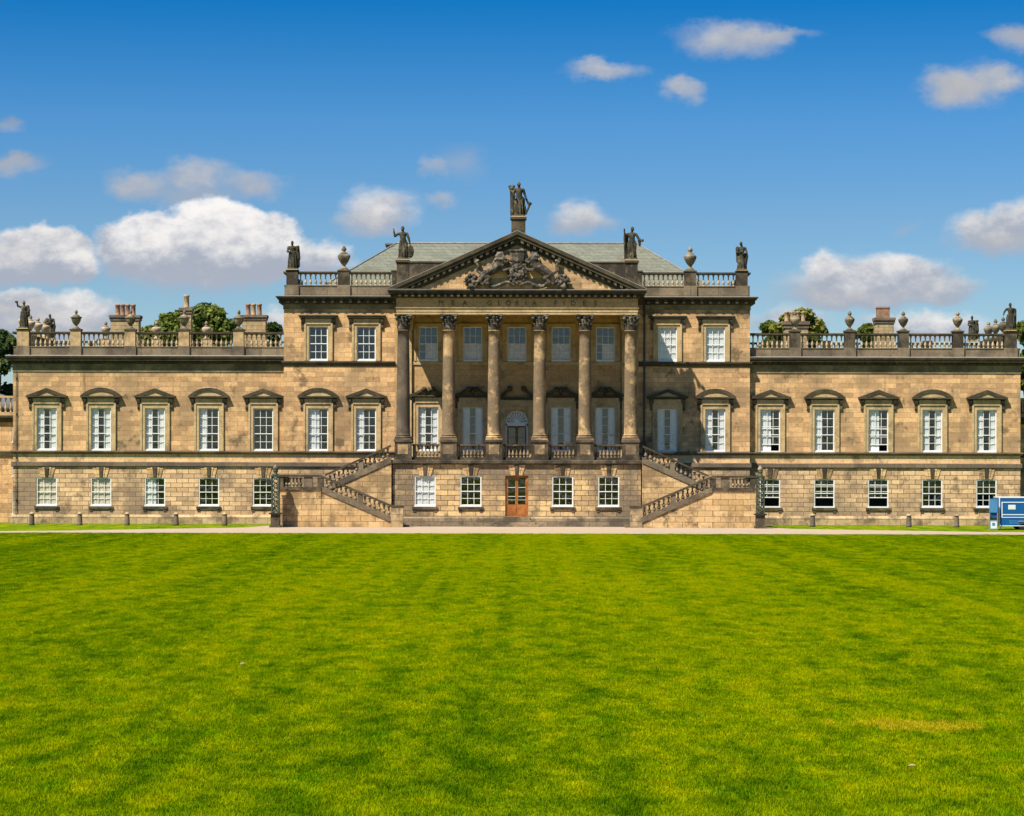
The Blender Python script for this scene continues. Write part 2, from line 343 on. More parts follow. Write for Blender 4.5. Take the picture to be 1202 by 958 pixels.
leafmat('leaf_olive', (.075, .090, .014), (.21, .20, .03))

# ------------------------------------------------------------------ mesh helpers
class MB:
    def __init__(s): s.v = []; s.f = []; s.m = []; s.mats = []; s.cur = 0; s.smooth = []; s.sm = False
    def use(s, name, smooth=None):
        if name not in s.mats: s.mats.append(name)
        s.cur = s.mats.index(name)
        if smooth is not None: s.sm = smooth
        return s
    def face(s, idx): s.f.append(tuple(idx)); s.m.append(s.cur); s.smooth.append(s.sm)
    def box(s, x0, x1, y0, y1, z0, z1):
        if x0 > x1: x0, x1 = x1, x0
        if y0 > y1: y0, y1 = y1, y0
        if z0 > z1: z0, z1 = z1, z0
        n = len(s.v)
        s.v += [(x0, y0, z0), (x1, y0, z0), (x1, y1, z0), (x0, y1, z0), (x0, y0, z1), (x1, y0, z1), (x1, y1, z1), (x0, y1, z1)]
        for q in ((0, 3, 2, 1), (4, 5, 6, 7), (0, 1, 5, 4), (1, 2, 6, 5), (2, 3, 7, 6), (3, 0, 4, 7)): s.face([n + i for i in q])
        return s
    def prism(s, pts, y0, y1):
        """polygon in XZ extruded along Y"""
        n = len(s.v); k = len(pts)
        s.v += [(x, y0, z) for x, z in pts] + [(x, y1, z) for x, z in pts]
        s.face(range(n, n + k)); s.face(range(n + 2 * k - 1, n + k - 1, -1))
        for i in range(k):
            j = (i + 1) % k; s.face((n + i, n + k + i, n + k + j, n + j))
        return s
    def sweep(s, path, prof, closed=False):
        """profile (out, z) swept along a plan path; outside is to the right of travel"""
        k = len(prof); rings = []; np_ = len(path)
        P = [Vector(p) for p in path]
        for i in range(np_):
            def nrm(a, b):
                d = (b - a).normalized(); return Vector((d.y, -d.x))
            if closed: n1 = nrm(P[i - 1], P[i]); n2 = nrm(P[i], P[(i + 1) % np_])
            else:
                n1 = nrm(P[i - 1], P[i]) if i > 0 else None; n2 = nrm(P[i], P[i + 1]) if i < np_ - 1 else None
                n1 = n1 or n2; n2 = n2 or n1
            mm = (n1 + n2) / (1 + n1.dot(n2))
            rings.append(len(s.v)); s.v += [(P[i].x + mm.x * o, P[i].y + mm.y * o, z) for o, z in prof]
        for i in range(np_ if closed else np_ - 1):
            a, b = rings[i], rings[(i + 1) % np_]
            for j in range(k):
                l = (j + 1) % k; s.face((a + j, a + l, b + l, b + j))
        if not closed:
            s.face(range(rings[0], rings[0] + k)); s.face(range(rings[-1] + k - 1, rings[-1] - 1, -1))
        return s
    def lathe(s, prof, seg=12, c=(0, 0, 0), fold=None):
        n = len(s.v); k = len(prof)
        for r, z in prof:
            for j in range(seg):
                a = 2 * PI * j / seg; rr = r if fold is None else r * fold(a, z)
                s.v.append((c[0] + rr * math.cos(a), c[1] + rr * math.sin(a), c[2] + z))
        for i in range(k - 1):
            for j in range(seg):
                l = (j + 1) % seg; s.face((n + i * seg + j, n + i * seg + l, n + (i + 1) * seg + l, n + (i + 1) * seg + j))
        s.face(range(n + seg - 1, n - 1, -1)); s.face(range(n + (k - 1) * seg, n + k * seg))
        return s
    def cap(s, p0, p1, r0, r1, seg=8):
        """tapered capsule"""
        p0 = Vector(p0); p1 = Vector(p1); d = p1 - p0; L = d.length
        z = d.normalized() if L > 1e-6 else Vector((0, 0, 1))
        x = z.orthogonal().normalized(); y = z.cross(x)
        rings = []
        for t in (-80, -45, 0): rings.append((p0 + z * r0 * math.sin(math.radians(t)), r0 * math.cos(math.radians(t))))
        for t in (0, 45, 80): rings.append((p1 + z * r1 * math.sin(math.radians(t)), r1 * math.cos(math.radians(t))))
        n = len(s.v)
        for c, r in rings:
            for j in range(seg):
                a = 2 * PI * j / seg; s.v.append(tuple(c + (x * math.cos(a) + y * math.sin(a)) * r))
        for i in range(len(rings) - 1):
            for j in range(seg):
                l = (j + 1) % seg; s.face((n + i * seg + j, n + i * seg + l, n + (i + 1) * seg + l, n + (i + 1) * seg + j))
        s.face(range(n + seg - 1, n - 1, -1)); m = n + (len(rings) - 1) * seg; s.face(range(m, m + seg))
        return s
    def chain(s, pts, seg=8):
        for (a, ra), (b, rb) in zip(pts, pts[1:]): s.cap(a, b, ra, rb, seg)
        return s
    def ball(s, c, r, seg=8, sq=(1, 1, 1)):
        n0 = len(s.v); s.cap(Vector(c) - Vector((0, 0, 1e-3)), Vector(c) + Vector((0, 0, 1e-3)), r, r, seg)
        for i in range(n0, len(s.v)):
            v = s.v[i]; s.v[i] = tuple(c[k] + (v[k] - c[k]) * sq[k] for k in range(3))
        return s
    def mesh(s, name):
        me = bpy.data.meshes.new(name); me.from_pydata(s.v, [], s.f)
        for mn in (s.mats or ['trim_stone']): me.materials.append(M[mn])
        me.polygons.foreach_set('material_index', s.m); me.polygons.foreach_set('use_smooth', s.smooth)
        bm = bmesh.new(); bm.from_mesh(me); bmesh.ops.recalc_face_normals(bm, faces=bm.faces); bm.to_mesh(me); bm.free()
        me.update()
        return me
    def obj(s, name, parent=None, loc=(0, 0, 0)):
        return link(name, s.mesh(name), parent, loc)
def link(name, me, parent=None, loc=(0, 0, 0), rz=0.0):
    o = bpy.data.objects.new(name, me); C.objects.link(o)
    if parent: o.parent = parent
    o.location = loc; o.rotation_euler = (0, 0, rz)
    return o
def tag(o, label=None, cat=None, group=None, kind=None):
    if label: o['label'] = label
    if cat: o['category'] = cat
    if group: o['group'] = group
    if kind: o['kind'] = kind
    return o
def thing(name, label, cat, loc=(0, 0, 0), rz=0.0, group=None):
    o = bpy.data.objects.new(name, None); C.objects.link(o); o.location = loc; o.rotation_euler = (0, 0, rz); o.empty_display_size = .3
    return tag(o, label, cat, group)
def kids(o): return [c for c in C.objects if c.parent == o]
def dup(o, loc, label=None, group=None, rz=None, parent=None, scale=None):
    r = o.copy(); C.objects.link(r); r.location = loc
    if parent: r.parent = parent
    if rz is not None: r.rotation_euler = (0, 0, rz)
    if scale: r.scale = scale
    if label: r['label'] = label
    if group: r['group'] = group
    for ch in list(o.children):
        c = ch.copy(); C.objects.link(c); c.parent = r
        for g in list(ch.children):
            d = g.copy(); C.objects.link(d); d.parent = c
    return r
def remeshed(name, mb, voxel, matname, smooth_it=2):
    """join overlapping solids into one continuous surface"""
    o = mb.obj('tmp'); md = o.modifiers.new('r', 'REMESH'); md.mode = 'VOXEL'; md.voxel_size = voxel; md.use_smooth_shade = True
    if smooth_it:
        sm = o.modifiers.new('s', 'SMOOTH'); sm.iterations = smooth_it; sm.factor = .4
    dg = bpy.context.evaluated_depsgraph_get(); dg.update()
    me = bpy.data.meshes.new_from_object(o.evaluated_get(dg)); me.name = name
    me.materials.clear(); me.materials.append(M[matname])
    old = o.data; bpy.data.objects.remove(o); bpy.data.meshes.remove(old)
    return me
rng = random.Random(7)

# ------------------------------------------------------------------ ground
YNEAR = -24.0
def ground():
    b = MB().use('lawn_turf'); n = len(b.v)
    b.v += [(-1500, -900, 0), (1500, -900, 0), (1500, 2600, 0), (-1500, 2600, 0)]; b.face((0, 1, 2, 3))
    tag(b.obj('lawn'), kind='structure')
    far = [(-60, -21.6), (-37, -21.2), (-30, -18.5), (-24, -13.5), (-19, -9.5), (-17.6, -4.5), (17.6, -4.5), (19, -10), (24, -13), (31, -16.8), (38, -17.8), (60, -18)]
    b = MB().use('gravel')
    near = [(x, YNEAR + .25 * math.sin(x * .7) + .18 * math.sin(x * 2.3)) for x in [60 - 1.5 * i for i in range(81)]]
    pts = far + near
    b.v = [(x, y, .006) for x, y in pts]; b.face(range(len(pts)))
    tag(b.obj('gravel_path'), kind='structure')
ground()

# ------------------------------------------------------------------ the country house
house = thing('country_house', 'long honey stone country house with a six columned portico and balustraded wings', 'country house')
WX, WD = 36.95, 13.5            # wing end and wing depth
CX, CY = 17.05, -0.5            # central block half width and front plane
PXW, PY = 8.9, -5.6             # portico basement half width and front plane
z_plinth, z_rust_top = Zp(605), Zp(549)
z_bandt, z_sillb, z_sillt = Zp(543), Zp(534), Zp(530)
z_wall_top, z_lip_b, z_lip_t = Zp(433), Zp(424.5), Zp(418.5)
z_par_b, z_rail_b, z_rail_t = Zp(407.6), Zp(393.2), Zp(390.5)
c_wall_top, c_lip_b, c_lip_t = Zp(362, CY), Zp(351.8, CY), Zp(348, CY)
c_par_b, c_rail_b, c_rail_t = Zp(335.3, CY), Zp(322, CY), Zp(319.3, CY)
c_sill2_t, c_sill2_b = Zp(424.2, CY), Zp(430, CY)

def holed_wall(b, x0, x1, z0, z1, y, holes, depth=.32):
    """front sheet at plane y facing -Y with rectangular holes and their reveals"""
    xs = sorted({x0, x1, *[h[0] for h in holes], *[h[1] for h in holes]}); zs = sorted({z0, z1, *[max(z0, min(z1, h[2])) for h in holes], *[max(z0, min(z1, h[3])) for h in holes]})
    xs = [x for x in xs if x0 <= x <= x1]
    for i in range(len(xs) - 1):
        for j in range(len(zs) - 1):
            cx, cz = (xs[i] + xs[i + 1]) / 2, (zs[j] + zs[j + 1]) / 2
            if any(h[0] < cx < h[1] and h[2] < cz < h[3] for h in holes): continue
            n = len(b.v); b.v += [(xs[i], y, zs[j]), (xs[i + 1], y, zs[j]), (xs[i + 1], y, zs[j + 1]), (xs[i], y, zs[j + 1])]; b.face((n, n + 1, n + 2, n + 3))
    for h in holes:
        a0, a1, c0, c1 = h
        if a0 < x0 - 1e-6 or a1 > x1 + 1e-6: continue
        c0, c1 = max(c0, z0), min(c1, z1)
        if c1 <= c0: continue
        y2 = y + depth
        for p in (((a0, y, c0), (a0, y2, c0), (a0, y2, c1), (a0, y, c1)), ((a1, y, c0), (a1, y, c1), (a1, y2, c1), (a1, y2, c0))):
            n = len(b.v); b.v += list(p); b.face((n, n + 1, n + 2, n + 3))
        if h[3] <= z1: n = len(b.v); b.v += [(a0, y, c1), (a0, y2, c1), (a1, y2, c1), (a1, y, c1)]; b.face((n, n + 1, n + 2, n + 3))
        if h[2] >= z0: n = len(b.v); b.v += [(a0, y, c0), (a1, y, c0), (a1, y2, c0), (a0, y2, c0)]; b.face((n, n + 1, n + 2, n + 3))

# --- window sizes and places
PF_W, PF_B, PF_T = 1.46, Zp(530), Zp(480)
GF_W, GF_B, GF_T = 1.50, Zp(595), Zp(561.8)
UP_W, UP_B, UP_T = 1.38, Zp(424, CY), Zp(383.8, CY)
wing_u = [297.5, 361.2, 424.5, 487.8, 551.5]; cent_u = [176.8, 233.0]; port_u = [-103.8, -51.8, 0, 51.8, 103.8]
base_u = [-107.6, -53.9, 53.9, 107.9]
PG_B, PG_T = Zp(594.8, PY), Zp(559, PY)
wing_x = [u / 16 for u in wing_u]; cent_x = [U(u, CY) for u in cent_u]; port_x = [U(u, CY) for u in port_u]; base_x = [U(u, PY) for u in base_u]
def hole(x, w, b, t): return (x - w / 2, x + w / 2, b, t)

# --- walls
for sg in (-1, 1):
    b = MB()
    hs = [hole(sg * x, GF_W, GF_B, GF_T) for x in wing_x] + [hole(sg * x, PF_W, PF_B, PF_T) for x in wing_x]
    x0, x1 = sorted((sg * CX, sg * WX))
    b.use('rusticated'); holed_wall(b, x0, x1, 0, z_rust_top, 0, hs)
    b.use('pale_band'); holed_wall(b, x0, x1, z_rust_top, z_sillb, 0, hs)
    b.use('ashlar'); holed_wall(b, x0, x1, z_sillb, z_lip_t - .1, 0, hs)
    ex = sg * WX
    n = len(b.v); b.v += [(ex, 0, 0), (ex, WD, 0), (ex, WD, z_lip_t - .1), (ex, 0, z_lip_t - .1), (sg * CX, WD, 0), (sg * CX, WD, z_lip_t - .1), (sg * CX, 0, z_lip_t - .1)]
    b.face((n, n + 1, n + 2, n + 3)); b.face((n + 1, n + 4, n + 5, n + 2)); b.use('lead'); b.face((n + 3, n + 2, n + 5, n + 6))
    w = b.obj('wall', house); w['label'] = 'honey coloured ashlar wall of the %s wing over a rusticated ground floor' % ('left' if sg < 0 else 'right')
b = MB()
hs = []
for sg in (-1, 1): hs += [hole(sg * x, PF_W, PF_B, PF_T) for x in cent_x] + [hole(sg * x, UP_W, UP_B, UP_T) for x in cent_x]
hs += [hole(x, UP_W, UP_B, UP_T) for x in port_x] + [hole(x, PF_W, Zp(530), PF_T + .1) for x in port_x if abs(x) > .1]
DOOR_B = Zp(540, PY) + .03
hs += [(-.83, .83, DOOR_B, Zp(482, CY))]
z_floor = Zp(540, PY)
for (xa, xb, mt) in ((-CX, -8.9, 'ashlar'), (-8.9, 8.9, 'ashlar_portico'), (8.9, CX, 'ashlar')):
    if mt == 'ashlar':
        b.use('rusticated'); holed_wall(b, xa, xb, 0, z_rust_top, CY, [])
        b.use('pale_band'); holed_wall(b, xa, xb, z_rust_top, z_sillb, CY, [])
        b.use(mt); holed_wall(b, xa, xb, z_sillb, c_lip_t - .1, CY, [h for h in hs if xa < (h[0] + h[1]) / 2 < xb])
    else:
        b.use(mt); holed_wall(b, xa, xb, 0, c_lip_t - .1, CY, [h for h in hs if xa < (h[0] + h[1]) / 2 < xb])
b.use('ashlar')
for sg in (-1, 1):
    n = len(b.v); e = sg * CX; b.v += [(e, CY, 0), (e, 16, 0), (e, 16, c_lip_t - .1), (e, CY, c_lip_t - .1)]; b.face((n, n + 1, n + 2, n + 3))
n = len(b.v); b.v += [(-CX, 16, 0), (CX, 16, 0), (CX, 16, c_lip_t - .1), (-CX, 16, c_lip_t - .1), (-CX, CY, c_lip_t - .1), (CX, CY, c_lip_t - .1)]
b.face((n, n + 1, n + 2, n + 3)); b.use('lead'); b.face((n + 4, n + 5, n + 2, n + 3))
b.obj('wall', house)['label'] = 'tall ashlar wall of the central block behind the portico'
# quoin-like rough strip of the central block's right hand edge is left to the stone's own variation
# portico basement
b = MB().use('basement_stone')
hs = [hole(x, GF_W, PG_B, PG_T) for x in base_x] + [(-.82, .82, Zp(606.5, PY), Zp(558.3, PY))]
z_slab_b = Zp(545.5, PY)
holed_wall(b, -PXW, PXW, 0, z_slab_b, PY, hs)
for sg in (-1, 1):
    n = len(b.v); e = sg * PXW; b.v += [(e, PY, 0), (e, CY, 0), (e, CY, z_slab_b), (e, PY, z_slab_b)]; b.face((n, n + 1, n + 2, n + 3))
b.obj('wall', house)['label'] = 'sooty block wall of the basement beneath the portico'

# --- plinths, bands, string courses, cornices
def facade_path(sg, y=0):        # plan of a wing, outside on the right
    return [(-WX, WD), (-WX, y), (-CX, y)] if sg < 0 else [(CX, y), (WX, y), (WX, WD)]
cpath = [(-CX, .02), (-CX, CY), (-PXW, CY)]; cpath_r = [(PXW, CY), (CX, CY), (CX, .02)]
ppath = [(-PXW, CY), (-PXW, PY), (PXW, PY), (PXW, CY)]
b = MB().use('sooty_plinth')
b.use('plinth_stone')
for p in (facade_path(-1), facade_path(1), cpath, cpath_r):
    b.sweep(p, [(-.05, 0), (.16, 0), (.16, z_plinth - .16), (.06, z_plinth), (-.05, z_plinth)])
b.use('sooty_plinth').sweep(ppath, [(-.05, 0), (.30, 0), (.30, .34), (.20, .36), (.20, z_plinth - .1), (.08, z_plinth), (-.05, z_plinth)])
b.obj('plinth', house)
for p in (facade_path(-1), facade_path(1), cpath, cpath_r):
    b = MB()
    b.use('band_stone').sweep(p, [(-.05, z_rust_top), (.09, z_rust_top), (.12, z_rust_top + .06), (.12, z_bandt - .05), (.06, z_bandt), (-.05, z_bandt)])
    b.obj('string_course', house); b = MB()
    b.use('band_stone').sweep(p, [(-.05, z_sillb), (.08, z_sillb), (.20, z_sillt - .10), (.20, z_sillt - .02), (-.05, z_sillt)])
    b.obj('window_ledge', house)
for p in (cpath, cpath_r): MB().use('dark_cornice').sweep(p, [(-.05, c_sill2_b), (.06, c_sill2_b), (.17, c_sill2_t - .12), (.17, c_sill2_t - .03), (-.05, c_sill2_t)]).obj('window_ledge', house)
b = MB().use('trim_stone').sweep([(-PXW, CY), (PXW, CY)], [(-.05, c_sill2_b + .1), (.08, c_sill2_b + .1), (.08, c_sill2_t - .03), (-.05, c_sill2_t)])
b.obj('window_ledge', house)
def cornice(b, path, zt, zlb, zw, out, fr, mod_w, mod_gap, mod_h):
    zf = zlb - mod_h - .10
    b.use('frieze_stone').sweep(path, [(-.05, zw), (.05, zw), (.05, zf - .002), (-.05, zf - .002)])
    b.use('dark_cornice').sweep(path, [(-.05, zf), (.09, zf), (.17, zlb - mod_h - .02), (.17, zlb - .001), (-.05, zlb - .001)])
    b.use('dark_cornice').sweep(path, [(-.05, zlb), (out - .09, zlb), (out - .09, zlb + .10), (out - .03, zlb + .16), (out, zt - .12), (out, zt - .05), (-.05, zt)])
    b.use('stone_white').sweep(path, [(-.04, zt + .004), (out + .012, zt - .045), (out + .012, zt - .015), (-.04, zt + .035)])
    b.use('sooty_stone')
    for (ax, ay), (bx, by) in zip(path, path[1:]):
        L = math.hypot(bx - ax, by - ay); d = Vector((bx - ax, by - ay)) / L; nn = Vector((d.y, -d.x)); k = max(1, int(L / mod_gap)); 
        for i in range(k):
            t = (i + .5) * L / k; c = Vector((ax, ay)) + d * t
            p0 = c - d * mod_w / 2 + nn * .1; p1 = c + d * mod_w / 2 + nn * (out - .16)
            b.box(p0.x, p1.x, p0.y, p1.y, zlb - mod_h, zlb - .003)
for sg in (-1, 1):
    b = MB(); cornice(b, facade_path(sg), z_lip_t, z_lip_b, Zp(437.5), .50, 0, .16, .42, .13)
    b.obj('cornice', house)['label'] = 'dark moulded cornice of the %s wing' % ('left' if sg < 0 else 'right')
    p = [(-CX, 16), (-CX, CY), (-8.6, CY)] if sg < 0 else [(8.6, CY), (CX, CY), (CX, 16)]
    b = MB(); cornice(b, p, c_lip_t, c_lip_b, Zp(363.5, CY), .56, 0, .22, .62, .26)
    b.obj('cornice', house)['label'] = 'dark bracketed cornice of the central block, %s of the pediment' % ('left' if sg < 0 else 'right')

# --- balusters and balustrades
def baluster_mesh(h, mt, fat=1.0):
    P = [(.085, 0), (.085, .05), (.05, .07), (.045, .10), (.075, .16), (.098, .26), (.092, .34), (.055, .47), (.043, .60), (.043, .74), (.062, .78), (.045, .82), (.078, .90), (.085, .92), (.085, 1.0)]
    return MB().use(mt, True).lathe([(r * fat, z * h) for r, z in P], 10).mesh('baluster')
count_b = {'n': 0}
stuff_b = MB().use('baluster_stone', True)
def put_stuff(me, loc):
    n = len(stuff_b.v)
    stuff_b.v += [(v.co.x + loc[0], v.co.y + loc[1], v.co.z + loc[2]) for v in me.vertices]
    for p in me.polygons: stuff_b.face([n + i for i in p.vertices])
def run(parent, p0, p1, zb, zt, me, spacing, as_parts=True):
    """balusters along a plan line"""
    a = Vector(p0); c = Vector(p1); L = (c - a).length; k = max(1, round(L / spacing))
    for i in range(k):
        q = a + (c - a) * ((i + .5) / k)
        if as_parts: link('baluster', me, parent, (q.x, q.y, zb))
        else: put_stuff(me, (q.x, q.y, zb))
wing_ped_u = [279.0 + .0, 326, 391, 453.5, 518, 579.0]
WPED = [u / 16 for u in (326.8, 391, 454, 518, 579.8)]
me_w = baluster_mesh(z_rail_b - z_par_b, 'baluster_stone'); me_c = baluster_mesh(c_rail_b - c_par_b, 'baluster_stone')
for sg in (-1, 1):
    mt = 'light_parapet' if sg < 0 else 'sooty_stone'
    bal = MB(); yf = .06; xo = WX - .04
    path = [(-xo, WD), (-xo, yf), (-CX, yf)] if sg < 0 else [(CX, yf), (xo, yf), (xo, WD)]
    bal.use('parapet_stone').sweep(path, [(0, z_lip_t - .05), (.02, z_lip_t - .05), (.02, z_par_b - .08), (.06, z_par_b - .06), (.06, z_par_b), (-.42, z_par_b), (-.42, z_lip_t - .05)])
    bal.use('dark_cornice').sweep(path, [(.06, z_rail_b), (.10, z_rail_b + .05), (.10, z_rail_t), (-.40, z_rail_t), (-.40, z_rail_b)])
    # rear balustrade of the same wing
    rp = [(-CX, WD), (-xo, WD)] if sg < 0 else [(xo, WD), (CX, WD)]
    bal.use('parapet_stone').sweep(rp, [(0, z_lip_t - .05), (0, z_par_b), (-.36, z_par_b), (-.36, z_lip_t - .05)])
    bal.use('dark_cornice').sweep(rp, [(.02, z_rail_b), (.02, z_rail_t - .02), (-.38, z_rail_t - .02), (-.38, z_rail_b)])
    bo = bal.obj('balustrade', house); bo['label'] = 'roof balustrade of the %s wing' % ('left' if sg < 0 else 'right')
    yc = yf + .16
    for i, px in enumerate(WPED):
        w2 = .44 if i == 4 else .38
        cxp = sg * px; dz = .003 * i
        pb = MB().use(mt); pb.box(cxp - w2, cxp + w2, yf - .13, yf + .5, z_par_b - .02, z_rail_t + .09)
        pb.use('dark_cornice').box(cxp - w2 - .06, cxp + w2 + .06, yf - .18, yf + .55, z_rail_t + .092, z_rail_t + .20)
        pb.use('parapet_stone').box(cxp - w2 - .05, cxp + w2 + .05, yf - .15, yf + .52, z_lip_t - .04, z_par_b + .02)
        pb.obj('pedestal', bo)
    edges = [CX] + WPED
    for i in range(5):
        a = edges[i] + (.38 if i else .12); c2 = edges[i + 1] - .42
        # the balusters nearest the centre are parts, the rest of the wings' rows are one object
        run(bo, (sg * a, yc), (sg * c2, yc), z_par_b, z_rail_b, me_w, .345, as_parts=(i == 0))
    YR = [2.6, 5.4, 8.3, 11.1, WD - .1]
    for i, yy in enumerate(YR):
        pb = MB().use(mt).box(sg * (xo - .42), sg * (xo + .13), yy - .38, yy + .38, z_lip_t - .03, z_rail_t + .12); pb.obj('pedestal', bo)
        prev = (YR[i - 1] if i else .3) + .4
        run(bo, (sg * (xo - .16), prev), (sg * (xo - .16), yy - .4), z_par_b, z_rail_b, me_w, .345, as_parts=False)
    run(bo, (sg * (CX + .3), WD + .2 - .36), (sg * (xo - .5), WD - .16), z_par_b, z_rail_b, me_w, .36, as_parts=False)
    for px in WPED[:4]:
        MB().use(mt).box(sg * px - .36, sg * px + .36, WD - .42, WD + .05, z_lip_t - .03, z_rail_t + .12).obj('pedestal', bo)
    # central block's parapet
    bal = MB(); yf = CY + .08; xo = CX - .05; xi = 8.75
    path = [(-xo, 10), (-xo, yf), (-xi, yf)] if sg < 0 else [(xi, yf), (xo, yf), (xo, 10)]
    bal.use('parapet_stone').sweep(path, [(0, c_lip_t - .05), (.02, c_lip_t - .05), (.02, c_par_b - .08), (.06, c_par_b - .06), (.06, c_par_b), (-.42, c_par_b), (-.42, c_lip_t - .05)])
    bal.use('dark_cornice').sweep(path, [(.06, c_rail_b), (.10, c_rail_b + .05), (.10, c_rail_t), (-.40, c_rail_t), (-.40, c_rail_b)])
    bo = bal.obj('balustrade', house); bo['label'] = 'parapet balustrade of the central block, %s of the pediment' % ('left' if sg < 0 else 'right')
    ends = [(U(264, CY), .42), (U(203.5, CY), .42), (U(142.5, CY), .28)]
    for cxp, w2 in ends:
        cxp *= sg
        pb = MB().use('sooty_stone').box(cxp - w2, cxp + w2, yf - .13, yf + .52, c_par_b - .02, c_rail_t + .02)
        pb.use('dark_cornice').box(cxp - w2 - .05, cxp + w2 + .05, yf - .17, yf + .56, c_rail_t + .023, c_rail_t + .12)
        pb.use('parapet_stone').box(cxp - w2 - .06, cxp + w2 + .06, yf - .15, yf + .54, c_lip_t - .04, c_par_b + .02)
        pb.obj('pedestal', bo)
    for (a, wa), (c2, wc) in zip(ends, ends[1:]):
        run(bo, (sg * (a - wa), yf + .16), (sg * (c2 + wc), yf + .16), c_par_b, c_rail_b, me_c, .36)
    MB().use('sooty_stone').box(sg * (xo - .42), sg * (xo + .05), 9.5, 10.2, c_lip_t - .03, c_rail_t + .1).obj('pedestal', bo)
    run(bo, (sg * (xo - .2), .6), (sg * (xo - .2), 9.4), c_par_b, c_rail_b, me_c, .4, as_parts=False)

# --- windows: sash bars, with pane, surround, hood, curtain as sub-parts
def sash_mesh(w, h, cols, rows, lift=0.0, fr=.075):
    b = MB().use('white_paint')
    b.box(-w / 2, -w / 2 + fr, .03, .12, 0, h).box(w / 2 - fr, w / 2, .03, .12, 0, h).box(-w / 2 + fr, w / 2 - fr, .03, .12, h - fr, h)
    b.box(-w / 2 - .02, w / 2 + .02, -.03, .12, -.02, fr * 1.15)
    iw, ih = w - 2 * fr, h - 2 * fr; bar = .034
    half = rows // 2 if rows % 2 == 0 else 2
    zl = fr + ih * half / rows
    # upper sash in front, lower sash behind (raised by lift)
    b.box(-iw / 2, iw / 2, .04, .085, zl - .03, zl + .03)
    for i in range(1, cols): x = -iw / 2 + iw * i / cols; b.box(x - bar / 2, x + bar / 2, .05, .08, zl + .03, h - fr)
    for j in range(half + 1, rows): z = fr + ih * j / rows; b.box(-iw / 2, iw / 2, .051, .079, z - bar / 2, z + bar / 2)
    y0 = .086
    b.box(-iw / 2, iw / 2, y0, y0 + .034, fr + .005 + lift, fr + .07 + lift)
    b.box(-iw / 2, iw / 2, y0, y0 + .034, zl - .035 + lift, zl + .029 + lift) if lift else None
    for i in range(1, cols): x = -iw / 2 + iw * i / cols; b.box(x - bar / 2, x + bar / 2, y0 + .002, y0 + .03, fr + .07 + lift, zl - .031 + lift)
    for j in range(1, half): z = fr + ih * j / rows + lift; b.box(-iw / 2, iw / 2, y0 + .003, y0 + .029, z - bar / 2, z + bar / 2)
    return b.mesh('window')
def pane_mesh(w, h, lift=0.0):
    b = MB().use('window_glass'); n = 0
    z0 = .1 + lift; y = .123
    b.v += [(-w / 2 + .05, y, z0), (w / 2 - .05, y, z0), (w / 2 - .05, y, h - .05), (-w / 2 + .05, y, h - .05)]; b.face((0, 1, 2, 3))
    return b.mesh('pane')
def curtain_or_reflection_mesh(w, h, spans, mt, z0=0.0):
    """folded cloth or painted reflection, spans are fractions of the window's width"""
    b = MB().use(mt, True)
    for a, c in spans:
        k = max(6, int((c - a) * 28)); n = len(b.v)
        for i in range(k + 1):
            x = -w / 2 + .03 + (w - .06) * (a + (c - a) * i / k); y = .158 + .014 * math.sin(i * 1.9 + a * 7) + .010 * math.sin(i * .7)
            b.v += [(x, y, .08), (x, y, h * (1 + z0) if z0 else h - .04)]
        for i in range(k): b.face((n + 2 * i, n + 2 * i + 2, n + 2 * i + 3, n + 2 * i + 1))
    return b.mesh('curtain_or_reflection')
def surround_mesh(w, h, o=.30, top=.40, sill=True):
    b = MB().use('trim_stone')
    b.box(-w / 2 - o, -w / 2 - .001, -.08, .12, 0, h + top).box(w / 2 + .001, w / 2 + o, -.08, .12, 0, h + top).box(-w / 2 - .001, w / 2 + .001, -.08, .12, h + .001, h + top)
    b.box(-w / 2 - o - .05, -w / 2 - o + .09, -.13, .1, 0, h + top + .002).box(w / 2 + o - .09, w / 2 + o + .05, -.13, .1, 0, h + top + .002).box(-w / 2 - o + .09, w / 2 + o - .09, -.15, .1, h + top - .09, h + top + .002)
    return b.mesh('stone_surround')
def console(b, x, zt, hgt, dep):
    b.use('sooty_stone', False)
    pts = [(0, 0), (-dep, 0), (-dep, -.14 * hgt), (-dep * .75, -.35 * hgt), (-dep * .42, -.55 * hgt), (-dep * .5, -.8 * hgt), (-dep * .3, -hgt), (0, -hgt)]
    n = len(b.v); k = len(pts)
    b.v += [(x - .10, y, zt + z) for y, z in pts] + [(x + .10, y, zt + z) for y, z in pts]
    b.face(range(n, n + k)); b.face(range(n + 2 * k - 1, n + k - 1, -1))
    for i in range(k): j = (i + 1) % k; b.face((n + i, n + k + i, n + k + j, n + j))
    b.use('sooty_stone', True)
